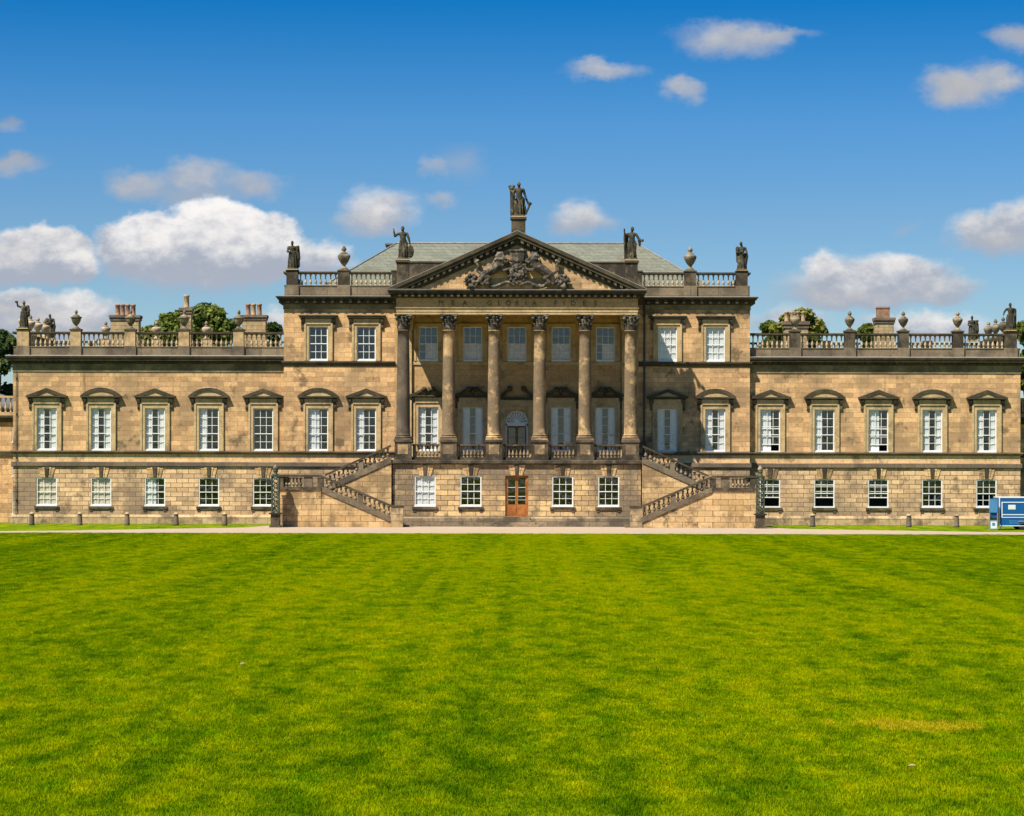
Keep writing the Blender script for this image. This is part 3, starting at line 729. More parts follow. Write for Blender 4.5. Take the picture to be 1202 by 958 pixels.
def hood_mesh(kind, w, h, span=3.0, rise=.74, o=.30, top=.40):
    b = MB(); zf = h + top + .006; zc = zf + .30
    b.use('trim_stone').box(-w / 2 - o + .03, w / 2 + o - .03, -.13, .1, zf, zc - .003)
    for sx in (-1, 1): console(b, sx * (w / 2 + o + .16), zc - .004, .80, .26)
    b.use('dark_cornice', False)
    s2 = span / 2; dep = .30
    b.box(-s2 + .14, s2 - .14, -dep + .12, .1, zc, zc + .07).box(-s2, s2, -dep - .04, .1, zc + .073, zc + .18)
    zb = zc + .184
    if kind == 'flat':
        b.box(-s2 - .05, s2 + .05, -dep - .08, .1, zb, zb + .07)
    elif kind == 'tri':
        r = rise - .18; t = .24
        k = (r) / s2
        b.prism([(-s2 - .02, zb), (-s2 + t / k * 1.0, zb), (0, zb + r - t), (0, zb + r)], -dep - .02, .1)
        b.prism([(s2 + .02, zb), (0, zb + r), (0, zb + r - t), (s2 - t / k, zb)], -dep - .02, .1)
        b.use('trim_stone').prism([(-s2 + t / k, zb + .002), (s2 - t / k, zb + .002), (0, zb + r - t)], -.255, .09)
    elif kind == 'seg':
        r = rise - .14; R = (s2 * s2 + r * r) / (2 * r); zc0 = zb + r - R; a = math.asin(s2 / R); t = .24; K = 16
        out = [(R * math.sin(-a + 2 * a * i / K), zc0 + R * math.cos(-a + 2 * a * i / K)) for i in range(K + 1)]
        R2 = R - t; a2 = math.acos(min(1, (zb - zc0) / R2)); inn = [(R2 * math.sin(-a2 + 2 * a2 * i / K), zc0 + R2 * math.cos(-a2 + 2 * a2 * i / K)) for i in range(K + 1)]
        for i in range(K): b.prism([out[i], out[i + 1], inn[i + 1], inn[i]], -dep - .02, .1)
        b.use('trim_stone').prism(inn[::-1], -.255, .09)
    elif kind in ('broken', 'scroll'):
        for sx in (-1, 1):
            if kind == 'broken':
                r = rise; t = .2; e = .22
                pts = [(sx * s2, zb), (sx * s2 * .62, zb + r * .30), (sx * s2 * .30, zb + r * .68), (sx * s2 * e, zb + r * .80)]
            else:
                r = rise; t = .26
                pts = [(sx * s2, zb)] + [(sx * s2 * (.97 - .62 * math.sin(i / 6 * PI / 2)), zb + r * (1 - math.cos(i / 6 * PI / 2)) * .2 + r * math.sin(i / 6 * PI / 2) * .75) for i in range(1, 7)]
            low = [(x, z - t) for x, z in pts]
            for i in range(len(pts) - 1):
                b.prism([pts[i], pts[i + 1], (low[i + 1][0], max(zb, low[i + 1][1])), (low[i][0], max(zb - .001, low[i][1]))], -dep - .05 + .002 * i, .1)
            b.sm = True
            cx, cz = pts[-1][0] - sx * .02, pts[-1][1] - .16
            b.cap((cx, -dep - .06, cz), (cx, .08, cz), .20, .20, 12); b.sm = False
        if kind == 'broken': b.use('sooty_stone', True).lathe([(.10, 0), (.06, .08), (.17, .22), (.2, .36), (.1, .5), (.05, .62)], 10, (0, -.12, zb))
    return b.mesh('hood')
def voussoir_mesh(w, zt, y0=-.06):
    b = MB(); hgt = zt
    fan = [(-.72, -.46), (-.44, -.20), (-.18, .18), (.20, .44), (.46, .72)]
    xs_b = [-.42, -.22, -.10, .10, .22, .42]; xs_t = [-.64, -.36, -.16, .16, .36, .64]
    for i in range(5):
        b.use('sooty_stone' if i == 2 else 'stair_stone')
        pr = -.13 if i == 2 else (-.07 if i in (1, 3) else -.045)
        g = .008
        b.prism([(xs_b[i] + g, .02), (xs_b[i + 1] - g, .02), (xs_t[i + 1] - g, hgt), (xs_t[i] + g, hgt)], pr, .05)
    return b.mesh('keystone_arch')
def sill_mesh(w):
    return MB().use('sooty_stone').box(-w / 2 - .16, w / 2 + .16, -.09, .05, -.20, -.025).box(-w / 2 - .1, -w / 2 + .12, -.05, .05, -.38, -.203).box(w / 2 - .12, w / 2 + .1, -.05, .05, -.38, -.203).mesh('sill')
cache = {}
def cached(key, fn):
    if key not in cache: cache[key] = fn()
    return cache[key]
def window(x, y, zb, w, h, cols, rows, hood=None, surround=False, span=3.0, rise=.74, curtain_or_reflection=None, cmat='curtain_cloth', lift=0.0, arch=False, sill=False, label=None, cz=0.0, top=.40):
    o = link('window', cached(('s', w, round(h, 3), cols, rows, lift), lambda: sash_mesh(w, h, cols, rows, lift)), house, (x, y, zb))
    link('pane', cached(('p', w, round(h, 3), lift), lambda: pane_mesh(w, h, lift)), o)
    if surround: link('stone_surround', cached(('u', w, round(h, 3), top), lambda: surround_mesh(w, h, top=top)), o)
    if hood: link('hood', cached(('h', hood, w, round(h, 3), span, rise, top), lambda: hood_mesh(hood, w, h, span, rise, top=top)), o)
    if curtain_or_reflection: link('curtain_or_reflection', cached(('c', w, round(h, 3), tuple(curtain_or_reflection), cmat, cz), lambda: curtain_or_reflection_mesh(w, h, curtain_or_reflection, cmat, cz)), o)
    if arch: o2 = link('keystone_arch', cached(('a', w), lambda: voussoir_mesh(w, .80)), o, (0, 0, h))
    if sill: link('sill', cached(('l', w), lambda: sill_mesh(w)), o)
    if label: o['label'] = label
    return o
both = ((0, .33), (.67, 1)); left = ((0, .40),); lefth = ((0, .55),); full = ((0, 1),); right = ((.7, 1),)
pf_h = PF_T - PF_B; gf_h = GF_T - GF_B; up_h = UP_T - UP_B
pf_cur = {-1: [None, both, both, both, both], 1: [lefth, left, lefth, both, both]}
pf_cur[-1] = [right, left, both, both, both]
for sg in (-1, 1):
    for i, x in enumerate(wing_x):
        kind = 'tri' if i % 2 == 0 else 'seg'
        c = pf_cur[sg][i]
        window(sg * x, 0, PF_B, PF_W, pf_h, 3, 5, kind, True, curtain_or_reflection=c if not (sg < 0 and i == 0) else None, lift=.0 if not (sg > 0 and i in (0, 2)) else .45,
               label='tall sash window under a %s hood%s' % ('pointed' if kind == 'tri' else 'curved', ', white blinds drawn at both sides' if c == both else ''))
        gc = {(-1, 4): full, (-1, 3): full, (-1, 2): lefth, (-1, 1): None, (-1, 0): None}.get((sg, i))
        lf = .62 if (sg > 0 and i < 3) else 0.0
        window(sg * x, 0, GF_B, GF_W, gf_h, 3, 4, curtain_or_reflection=gc, cmat='shutter_beige' if i >= 3 else 'curtain_cloth', lift=lf, arch=True, sill=True, cz=0.0,
               label='squat sash window with its lower sash pushed up' if lf else None)
    for i, x in enumerate(cent_x):
        c = both if sg > 0 else (left if i == 0 else lefth)
        window(sg * x, CY, PF_B, PF_W, pf_h, 3, 5, 'tri' if i == 0 else 'seg', True, curtain_or_reflection=c)
        window(sg * x, CY, UP_B, UP_W, up_h, 3, 4, 'flat', True, span=2.75, curtain_or_reflection=full if sg > 0 else None, top=.26,
               label='upper sash window behind a fully drawn white blind' if sg > 0 else None)
for i, x in enumerate(port_x):
    window(x, CY, UP_B, UP_W, up_h, 3, 4, curtain_or_reflection=(((0, 1),) if i in (1, 2, 3) else ((.34, 1),)), cmat='pink_reflection', surround=True, cz=-.5, top=.22)  # pinkish sheet behind the lower panes paints a reflection in the glass
    if i != 2: window(x, CY, Zp(530), PF_W, pf_h + .1, 3, 5, 'broken', True, span=2.9, rise=.72, curtain_or_reflection=both)
for i, x in enumerate(base_x):
    window(x, PY, PG_B, GF_W, PG_T - PG_B, 3, 4, curtain_or_reflection=full if i == 0 else None, arch=True, sill=True)
# interior: a dark inner wall some metres behind each front
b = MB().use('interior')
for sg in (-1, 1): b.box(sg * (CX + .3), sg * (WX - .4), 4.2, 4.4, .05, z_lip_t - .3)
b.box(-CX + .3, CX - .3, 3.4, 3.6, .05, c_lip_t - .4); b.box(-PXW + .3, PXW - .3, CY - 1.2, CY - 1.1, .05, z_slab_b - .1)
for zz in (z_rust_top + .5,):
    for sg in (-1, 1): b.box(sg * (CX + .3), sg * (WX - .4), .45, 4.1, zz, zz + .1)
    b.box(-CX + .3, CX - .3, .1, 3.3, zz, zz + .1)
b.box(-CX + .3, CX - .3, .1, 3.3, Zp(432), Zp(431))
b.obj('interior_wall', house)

# --- doors
def lower_door():
    w, h = 1.64, Zp(558.3, PY) - Zp(606.5, PY); zb = Zp(606.5, PY)
    b = MB().use('oak')
    b.box(-w / 2, -w / 2 + .11, .10, .24, 0, h).box(w / 2 - .11, w / 2, .10, .24, 0, h).box(-w / 2 + .11, w / 2 - .11, .10, .24, h - .08, h)
    for sx in (-1, 1):
        x0, x1 = (.012, w / 2 - .112) if sx > 0 else (-w / 2 + .112, -.012)
        b.box(x0, x1, .14, .19, .02, .86).box(x0 + .09, x1 - .09, .125, .15, .12, .74)
        b.box(x0, x0 + .09, .14, .19, .862, h - .082).box(x1 - .09, x1, .14, .19, .862, h - .082)
        b.box(x0 + .09, x1 - .09, .14, .19, h - .17, h - .082)
        b.use('white_paint').box(x0 + .09, x1 - .09, .15, .18, 2.06, 2.09).box(x0 + .09, x1 - .09, .15, .18, 1.42, 1.45).box(x0 + .09, x1 - .09, .15, .18, 1.18, 1.20).use('oak')
    o = b.obj('door', house, (0, PY, zb)); o['label'] = 'glazed double oak door at ground level'
    p = MB().use('window_glass'); p.v = [(-w / 2 + .1, .165, .86), (w / 2 - .1, .165, .86), (w / 2 - .1, .165, h - .08), (-w / 2 + .1, .165, h - .08)]; p.face((0, 1, 2, 3)); p.obj('pane', o)
    h_ = MB().use('steel', True).cap((.05, .11, 1.05), (.05, .11, 1.25), .018, .018); h_.obj('handle', o)
    link('keystone_arch', voussoir_mesh(1.6, .80), o, (0, 0, h))
    s = MB().use('sooty_plinth').box(-1.6, 1.6, -.75, -.31, -zb + .01, .17 - zb).box(-1.3, 1.3, -.52, -.309, .172 - zb, .34 - zb).box(-1.05, 1.05, -.40, .1, .343 - zb, .5 - zb).box(-.95, .95, -.34, .1, .503 - zb, -.01)
    s.obj('door_step', o)
lower_door()
def portico_door():
    zb = DOOR_B; ht = Zp(482, CY) - zb; zs = Zp(497.5, CY) - zb; w = 1.66
    b = MB().use('dark_oak')
    for sx in (-1, 1):
        x0, x1 = (.01, w / 2 - .14) if sx > 0 else (-w / 2 + .14, -.01)
        b.box(x0, x0 + .08, .18, .24, 0, zs - .16).box(x1 - .08, x1, .18, .24, 0, zs - .16).box(x0 + .08, x1 - .08, .18, .24, 0, .75).box(x0 + .08, x1 - .08, .18, .24, zs - .26, zs - .16)
        b.box(x0 + .08, x1 - .08, .19, .23, 1.62, 1.66)
    o = b.obj('door', house, (0, CY, zb)); o['label'] = 'dark glazed double door under a white fanlight within the portico'
    p = MB().use('window_glass'); p.v = [(-w / 2 + .1, .215, .7), (w / 2 - .1, .215, .7), (w / 2 - .1, .215, ht - .08), (-w / 2 + .1, .215, ht - .08)]; p.face((0, 1, 2, 3)); p.obj('pane', o)
    f = MB().use('white_paint')
    f.box(-w / 2, -w / 2 + .12, .12, .24, 0, zs).box(w / 2 - .12, w / 2, .12, .24, 0, zs).box(-w / 2, w / 2, .12, .25, zs - .15, zs + .12)
    R = w / 2; cz = zs + .12; K = 16; ry = (ht - cz) / R
    for i in range(K):
        a0, a1 = PI * i / K, PI * (i + 1) / K
        q = lambda r, a: (r * math.cos(a), cz + r * math.sin(a) * ry)
        f.prism([q(R, a0), q(R, a1), q(R - .11, a1), q(R - .11, a0)], .13, .24)
        f.prism([q(.2, a0), q(.2, a1), (0, cz)], .13, .24)
    for i in range(1, 10):
        a = PI * i / 10; d = (math.cos(a), math.sin(a) * ry); n = (-math.sin(a) * .022, math.cos(a) * .022)
        f.prism([(d[0] * .18 - n[0], cz + d[1] * .18 - n[1]), (d[0] * (R - .1) - n[0] * 1.9, cz + d[1] * (R - .1) - n[1] * 1.9), (d[0] * (R - .1) + n[0] * 1.9, cz + d[1] * (R - .1) + n[1] * 1.9), (d[0] * .18 + n[0], cz + d[1] * .18 + n[1])], .145, .225)
    f.obj('fanlight', o)
    # spandrels round the arch and the stone case
    s = MB().use('trim_stone')
    for sx in (-1, 1):
        for i in range(8):
            a0, a1 = PI / 2 * i / 8, PI / 2 * (i + 1) / 8
            q = lambda a: (sx * R * math.cos(a), cz + R * math.sin(a) * ry + .002)
            s.prism([q(a0), (sx * R * 1.001, q(a0)[1]), (sx * R * 1.001, ht + .01), (q(a1)[0], ht + .01), q(a1)], -.02 + .001 * i, .1)
    s.box(-R - .42, -R - .002, -.14, .1, 0, ht + .35).box(R + .002, R + .42, -.14, .1, 0, ht + .35).box(-R - .001, R + .001, -.1, .1, ht + .012, ht + .35)
    s.box(-R - .55, R + .55, -.2, .1, ht + .353, ht + .75)
    s.obj('stone_surround', o)
    link('hood', hood_mesh('scroll', 1.9, 0, 3.0, .82), o, (0, 0, ht + .75 - .71 + .05))
portico_door()

# --- portico: floor, columns, balustrades, entablature, pediment
COLY = -5.0
col_x = [U(u, COLY) for u in (-133.4, -80, -26.7, 26.7, 80, 133.4)]
z_ped_t = Zp(516.6, COLY); z_cap_b, z_cap_t = Zp(387.7, COLY), Zp(369.4, COLY)
b = MB().use('sooty_stone')
b.sweep(ppath, [(-.3, z_slab_b), (.10, z_slab_b), (.22, z_slab_b + .10), (.22, z_floor - .05), (.19, z_floor), (-.3, z_floor)])
b.use('band_stone').box(-PXW + .25, PXW - .25, PY + .25, CY, z_floor - .30, z_floor - .006)
b.obj('floor_slab', house)
def capital_mesh(rt, h):
    b = MB().use('relief_stone', True)
    b.lathe([(rt * 1.02, 0), (rt * 1.10, .03 * h), (rt * 1.02, .07 * h), (rt * .98, .35 * h), (rt * 1.08, .7 * h), (rt * 1.28, .86 * h)], 16)
    for ring, (z0, hh, k, off, out) in enumerate(((.06, .36, 8, 0, .26), (.10, .58, 8, PI / 8, .34))):
        for i in range(k):
            a = 2 * PI * i / k + off; c, s = math.cos(a), math.sin(a)
            R = lambda r, z: (c * r, s * r, z * h)
            w = rt * .30
            prof = [(rt * 1.03, z0, 1.0), (rt * 1.10, z0 + hh * .5, 1.05), (rt * 1.2, z0 + hh * .85, .8), (rt * 1.36 + out * .1, z0 + hh, .5), (rt * 1.38 + out * .1, z0 + hh * .86, .25)]
            n = len(b.v)
            for r, z, ww in prof:
                for sd in (-1, 0, 1):
                    rr = r + (.03 if sd == 0 else 0); b.v.append((c * rr - s * sd * w * ww, s * rr + c * sd * w * ww, z * h))
            for j in range(len(prof) - 1):
                for t in range(2): b.face((n + 3 * j + t, n + 3 * j + t + 1, n + 3 * j + t + 4, n + 3 * j + t + 3))
    for i in range(4):
        a = PI / 4 + i * PI / 2; c, s = math.cos(a), math.sin(a)
        b.chain([((c * rt * 1.0, s * rt * 1.0, .55 * h), .05), ((c * rt * 1.35, s * rt * 1.35, .78 * h), .06), ((c * rt * 1.72, s * rt * 1.72, .84 * h), .07)], 6)
        b.ball((c * rt * 1.74, s * rt * 1.74, .74 * h), .12, 8)
    for i in range(4):
        a = i * PI / 2; b.ball((math.cos(a) * rt * 1.34, math.sin(a) * rt * 1.34, .80 * h), .085, 8); b.ball((math.cos(a) * rt * 1.34, math.sin(a) * rt * 1.34, .93 * h), .085, 8)
    # abacus with hollowed sides
    b.sm = False; K = 8; pts = []
    A = rt * 1.50
    for side in range(4):
        for i in range(K):
            t = -1 + 2 * i / K; d = A * (1.0 - .20 * (1 - t * t)); x, y = t * A, -d
            for _ in range(side): x, y = -y, x
            pts.append((x, y))
    n = len(b.v); k = len(pts); b.v += [(x, y, .87 * h) for x, y in pts] + [(x * 1.04, y * 1.04, h) for x, y in pts]
    b.face(range(n, n + k)); b.face(range(n + 2 * k - 1, n + k - 1, -1))
    for i in range(k): j = (i + 1) % k; b.face((n + i, n + k + i, n + k + j, n + j))
    return b.mesh('capital')
def column_mesh(mt, h, rb, rt):
    b = MB().use(mt, False); b.box(-.60, .60, -.60, .60, 0, .13); b.sm = True
    prof = [(.58, .135), (.60, .19), (.58, .25), (.50, .27), (.49, .30), (.535, .34), (.53, .38), (.49, .40), (rb, .44)]
    for i in range(1, 13):
        t = i / 12; prof.append((rb + (rt - rb) * (t ** 1.6), .44 + (h - .44 - .08) * t))
    prof += [(rt + .045, h - .075), (rt + .055, h - .04), (rt + .03, h)]
    b.lathe(prof, 28)
    return b.mesh('column')
ch = z_cap_b - z_ped_t
cm1 = column_mesh('column_stone', ch, .47, .395); cm0 = column_mesh('column_dark', ch, .49, .40); capm = capital_mesh(.40, z_cap_t - z_cap_b)
pedm = MB().use('sooty_stone'); pb = z_ped_t - z_floor
pedm.box(-.64, .64, -.62, .62, -pb + .004, -pb + .26).box(-.58, .58, -.56, .56, -pb + .263, -.16).box(-.64, .64, -.62, .62, -.157, -.003)
pedm.use('column_stone').box(-.36, .36, -.575, -.5, -pb + .40, -.34); pedm = pedm.mesh('pedestal')
for i, x in enumerate(col_x):
    c = link('column', cm0 if i == 0 else cm1, house, (x, COLY, z_ped_t))
    link('capital', capm, c, (0, 0, ch)); link('pedestal', pedm, c)
    if i == 0: c['label'] = 'blackened column at the left corner of the portico'
me_p = baluster_mesh(Zp(523.6, COLY) - Zp(537, COLY), 'baluster_weathered', 1.15)
for i in range(5):
    x0, x1 = col_x[i] + .65, col_x[i + 1] - .65; yb = COLY - .12
    bb = MB().use('sooty_stone').box(x0 - .02, x1 + .02, yb - .16, yb + .16, z_floor - .002, Zp(537, COLY)).box(x0 - .02, x1 + .02, yb - .17, yb + .17, Zp(523.6, COLY), Zp(521.6, COLY))
    bo = bb.obj('balustrade', house); run(bo, (x0 + .04, yb), (x1 - .04, yb), Zp(537, COLY), 0, me_p, .25)
# pilasters on the wall behind, portico ceiling
for x in (col_x[0], col_x[-1]):
    b = MB().use('trim_stone').box(x - .42, x + .42, CY - .22, CY + .05, z_floor, Zp(388, CY)).box(x - .52, x + .52, CY - .30, CY + .05, z_floor + .003, z_floor + 1.2).box(x - .54, x + .54, CY - .32, CY + .05, Zp(388, CY) + .004, Zp(371, CY))
    b.obj('pilaster', house)
EY, EX = -5.55, 8.57
z_ar_b, z_fr_b, z_co_b, z_co_l, z_co_t = Zp(369.2, EY), Zp(361, EY), Zp(350.4, EY), Zp(345, EY), Zp(340, EY)
epath = [(-EX, CY), (-EX, EY), (EX, EY), (EX, CY)]
b = MB().use('trim_stone')
b.sweep(epath, [(-1.1, z_ar_b), (0, z_ar_b), (0, z_ar_b + .17), (.03, z_ar_b + .175), (.03, z_ar_b + .36), (.10, z_fr_b - .05), (.10, z_fr_b - .01), (-1.1, z_fr_b - .01)])
b.use('ashlar_portico').sweep(epath, [(-1.1, z_fr_b - .012), (.02, z_fr_b - .008), (.02, z_co_b), (-1.1, z_co_b)])
b.use('trim_stone').box(-EX + 1.0, EX - 1.0, EY + 1.0, CY, z_ar_b + .3, z_ar_b + .5)
b.obj('entablature', house)
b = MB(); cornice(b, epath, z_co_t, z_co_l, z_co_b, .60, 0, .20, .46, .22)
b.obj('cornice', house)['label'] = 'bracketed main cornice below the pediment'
# pediment
b = MB()
slope = (Zp(270.8, -6.1) - z_co_t - .05) / 9.15; xe = 9.17; zb0 = z_co_t + .04; za = zb0 + slope * xe
def rake(x, off): return za - slope * abs(x) - off
yb = 3.0
for sx in (-1, 1):
    b.use('dark_cornice')
    b.prism([(sx * xe, rake(xe, 0)), (0, rake(0, 0)), (0, rake(0, .26)), (sx * xe, rake(xe, .26))], EY - .54, yb)
    b.prism([(sx * (xe - .10), rake(xe - .1, .263)), (0, rake(0, .263)), (0, rake(0, .50)), (sx * (xe - .35), rake(xe - .35, .50))], EY - .45, yb)
    b.prism([(sx * (xe - .55), rake(xe - .55, .503)), (0, rake(0, .503)), (0, rake(0, .98)), (sx * (xe - 1.9), rake(xe - 1.9, .98))], EY - .16, EY + .2)
    b.use('stone_white').prism([(sx * (xe + .02), rake(xe + .02, -.004)), (0, rake(0, -.004)), (0, rake(0, -.035)), (sx * (xe + .02), rake(xe + .02, -.035))], EY - .55, yb)
    b.use('sooty_stone')
    for i in range(19):
        x = .25 + i * .44
        b.prism([(sx * x, rake(x, .505)), (sx * (x + .2), rake(x + .2, .505)), (sx * (x + .2), rake(x + .2, .74)), (sx * x, rake(x, .74))], EY - .40, EY - .1)
b.obj('pediment', house)
b = MB().use('ashlar'); b.prism([(-8.3, zb0 - .1), (8.3, zb0 - .1), (0, za - .5)], EY - .10, EY + .3); b.obj('tympanum', house)
# inscription, letters set one by one
def inscription():
    txt = [('M', 519), ('E', 533), ('A', 547), ('G', 576), ('L', 587.5), ('O', 598), ('R', 608.5), ('I', 618.5), ('A', 628.5), ('F', 653.5), ('I', 663.5), ('D', 674), ('E', 687), ('S', 700)]
    bm = bmesh.new()
    for chx, px in txt:
        cu = bpy.data.curves.new('t', 'FONT'); cu.body = chx; cu.size = .50; cu.extrude = .012; cu.align_x = 'CENTER'
        o = bpy.data.objects.new('t', cu); C.objects.link(o)
        dg = bpy.context.evaluated_depsgraph_get(); dg.update()
        me = bpy.data.meshes.new_from_object(o.evaluated_get(dg))
        x = Xp(px, EY) - .1
        me.transform(Matrix.Translation((x, EY - .035, z_fr_b + .14)) @ Matrix.Rotation(PI / 2, 4, 'X')); bm.from_mesh(me)
        bpy.data.objects.remove(o); bpy.data.curves.remove(cu); bpy.data.meshes.remove(me)
    me = bpy.data.meshes.new('inscription'); bm.to_mesh(me); bm.free(); me.materials.append(M['letter_dark'])
    for p in me.polygons: p.material_index = 0
    link('inscription', me, house)['label'] = 'carved words MEA GLORIA FIDES on the frieze'
inscription()
# coat of arms in relief
def arms():
    y = EY - .22; z0 = z_co_t + .06; mk = lambda b, n, vx=.036: link(n, remeshed(n, b, vx, 'relief_stone', 1), ca)
    b = MB().use('relief_stone')
    for i in range(9):       # ribbon scroll
        for sx in (-1, 1):
            t = i / 8; x = sx * (.25 + 2.5 * t); zz = z0 + .26 + .16 * math.sin(t * 8.5)
            b.cap((x, y - .1, zz), (sx * (.25 + 2.5 * min(1, t + .125)), y - .1, z0 + .26 + .16 * math.sin(min(1, t + .125) * 8.5)), .15, .15, 6)
    ca = link('coat_of_arms', remeshed('coat_of_arms', b, .05, 'relief_stone', 1), house)
    ca['label'] = 'carved coat of arms with a crowned shield between two beasts'
    b = MB()
    pts = [(-.62, 1.75), (.62, 1.75), (.66, 1.2), (.55, .8), (.3, .5), (0, .34), (-.3, .5), (-.55, .8), (-.66, 1.2)]
    b.prism([(x, z0 + z) for x, z in pts], y - .22, y + .15); r2 = random.Random(3)
    for i in range(46):
        a = r2.uniform(0, 2 * PI); rr = math.sqrt(r2.random()); b.ball((rr * .5 * math.cos(a), y - .26, z0 + 1.15 + rr * .5 * math.sin(a)), r2.uniform(.06, .12), 6)
    for i in range(16):
        a = 2 * PI * i / 16; b.ball((.68 * math.cos(a), y - .16, z0 + 1.12 + .74 * math.sin(a)), .12, 6)
    mk(b, 'shield')
    b = MB(); b.cap((-.42, y - .15, z0 + 1.95), (.42, y - .15, z0 + 1.95), .13, .13)
    b.prism([(-.46, z0 + 2.0), (.46, z0 + 2.0), (.56, z0 + 2.62), (-.56, z0 + 2.62)], y - .28, y + .1)
    b.box(-.62, .62, y - .34, y + .1, z0 + 2.62, z0 + 2.72)
    for i in range(5): b.ball((-.44 + .22 * i, y - .3, z0 + 2.68), .08, 6)
    for sx in (-1, 1): b.ball((sx * .7, y - .1, z0 + 1.98), .18, 8)
    mk(b, 'crown')
    for sx in (-1, 1):
        X = lambda x, zz, dy=0: (sx * x, y - .15 + dy, z0 + zz)
        b = MB()
        b.chain([(X(2.35, .95), .28), (X(1.9, 1.25), .33), (X(1.35, 1.6), .40), (X(1.2, 1.95), .34)])                 # body, rampant towards the shield
        b.ball(X(1.22, 2.25, -.08), .34, 10); b.ball(X(1.2, 2.05, -.05), .40, 10); b.ball(X(1.02, 2.2, -.2), .17, 8)   # maned head and muzzle
        for e in (1.08, 1.38): b.ball(X(e, 2.52), .09, 6)
        b.chain([(X(1.25, 1.85), .19), (X(.9, 1.75, -.1), .14), (X(.66, 1.9, -.15), .11)]); b.chain([(X(1.3, 1.5), .19), (X(.95, 1.25, -.1), .14), (X(.72, 1.32, -.15), .11)])
        b.chain([(X(2.3, .95), .27), (X(2.0, .72, -.1), .2), (X(2.28, .42, -.1), .13), (X(2.05, .32, -.12), .12)]); b.chain([(X(2.35, .95), .25), (X(2.55, .62), .18), (X(2.62, .36), .13), (X(2.45, .3), .12)])
        b.chain([(X(2.5, 1.0), .10), (X(2.85, 1.25), .09), (X(2.75, 1.6), .09), (X(2.95, 1.85), .12), (X(2.8, 1.95), .13)])
        for i in range(10): b.ball(X(1.2 + .36 * math.cos(i * .7), 2.0 + .42 * math.sin(i * .7), -.2), .12, 6)
        mk(b, 'supporter')
        b = MB(); r3 = random.Random(5)
        for i in range(34):
            a = r3.uniform(0, 2 * PI); rr = math.sqrt(r3.random()) * .42
            b.ball(X(3.2 + rr * 1.1 * math.cos(a), .50 + rr * math.sin(a), r3.uniform(-.25, .05)), r3.uniform(.10, .17), 6)
        for i in range(8):
            a = 2 * PI * i / 8; b.cap(X(3.2, .50), X(3.2 + .58 * math.cos(a), .50 + .42 * math.sin(a)), .15, .07, 6)
        mk(b, 'leaf_boss')
arms()

# --- attic behind the pediment, hipped slate roof, chimneys
b = MB().use('sooty_stone').box(-8.4, 8.4, CY + .1, CY + .6, c_lip_t - .05, Zp(308.5, CY)); b.use('dark_cornice').box(-8.5, 8.5, CY + .05, CY + .65, Zp(308.5, CY) + .003, Zp(307, CY))
b.obj('attic_wall', house)
YR_ = 8.0; zr = Zp(286, YR_); xr = U(141, YR_); ze = zr - 4.2; xeave = xr + 5.8
b = MB().use('slate_roof')
b.v = [(-xeave, .9, ze), (xeave, .9, ze), (xeave, 15.1, ze), (-xeave, 15.1, ze), (-xr, YR_, zr), (xr, YR_, zr)]
for f in ((0, 1, 5, 4), (1, 2, 5), (2, 3, 4, 5), (3, 0, 4)): b.face(f)
b.use('lead').box(-xeave, xeave, .9, 15.1, ze - .6, ze - .01)
b.use('lead', True).cap((-xr, YR_, zr + .02), (xr, YR_, zr + .02), .09, .09)
for sx in (-1, 1):
    b.cap((sx * xr, YR_, zr + .02), (sx * xeave, .9, ze + .02), .07, .07); b.cap((sx * xr, YR_, zr + .02), (sx * xeave, 15.1, ze + .02), .07, .07)
roof = b.obj('roof', house)
def chimney(px0, px1, py_cap_t, py_cap_b, Y, pots, pot_t, wide_cap=.12, pm='terracotta', dep=.6, label=None, tall=None):
    x0, x1 = Xp(px0, Y), Xp(px1, Y); ct, cb = Zp(py_cap_t, Y), Zp(py_cap_b, Y)
    b = MB().use('chimney_stone').box(x0 + wide_cap, x1 - wide_cap, Y - dep, Y + dep, z_lip_t - .1, cb)
    b.use('parapet_stone').box(x0 + .05, x1 - .05, Y - dep - .07, Y + dep + .07, cb, cb + (ct - cb) * .5).box(x0, x1, Y - dep - .14, Y + dep + .14, cb + (ct - cb) * .5 + .002, ct)
    o = b.obj('chimney', house); o['label'] = label
    for k, (px, w) in enumerate(pots):
        h = Zp(pot_t, Y) - ct; r = w * S(Y) / 2
        p = MB()
        if tall: p.use('terracotta').box(-tall, tall, -.35, .35, 0, h).box(-tall - .04, tall + .04, -.39, .39, h * .86, h * .95)
        else: p.use(pm if not isinstance(pm, (list, tuple)) else pm[k], True).lathe([(r * 1.15, 0), (r * 1.1, h * .08), (r, h * .12), (r * .95, h * .82), (r * 1.12, h * .86), (r * 1.12, h * .96), (r * .85, h)], 12)
        p.obj('chimney_pot', o, (Xp(px, Y), Y, ct))
chimney(129, 165.5, 371.5, 377.5, 8.5, [(137.8, 5.6), (143.6, 5.6), (149.6, 5.6), (156, 5.6)], 358.2, label='broad chimney stack with four clay pots on the left wing')
chimney(210.5, 226.5, 362.5, 369, 8.5, [(218.6, 6.2)], 347, pm='pale_pot', dep=.4, label='narrow chimney stack with one tall pot')
chimney(283, 314, 371, 376.5, 8.5, [(291, 5.6), (297.2, 5.6), (304, 5.6)], 357.2, pm=('terracotta', 'pale_pot', 'terracotta'), label='chimney stack with three pots')
chimney(918.5, 949, 377, 385, 8.5, [(923, 5), (929.7, 5), (936, 5), (942.5, 5)], 365, pm='pale_pot', label='chimney stack with four buff pots on the right wing')
chimney(1025, 1049.5, 372.5, 379, 8.5, [(1036, 14)], 359.5, label='chimney stack with one square brick flue', tall=.48)
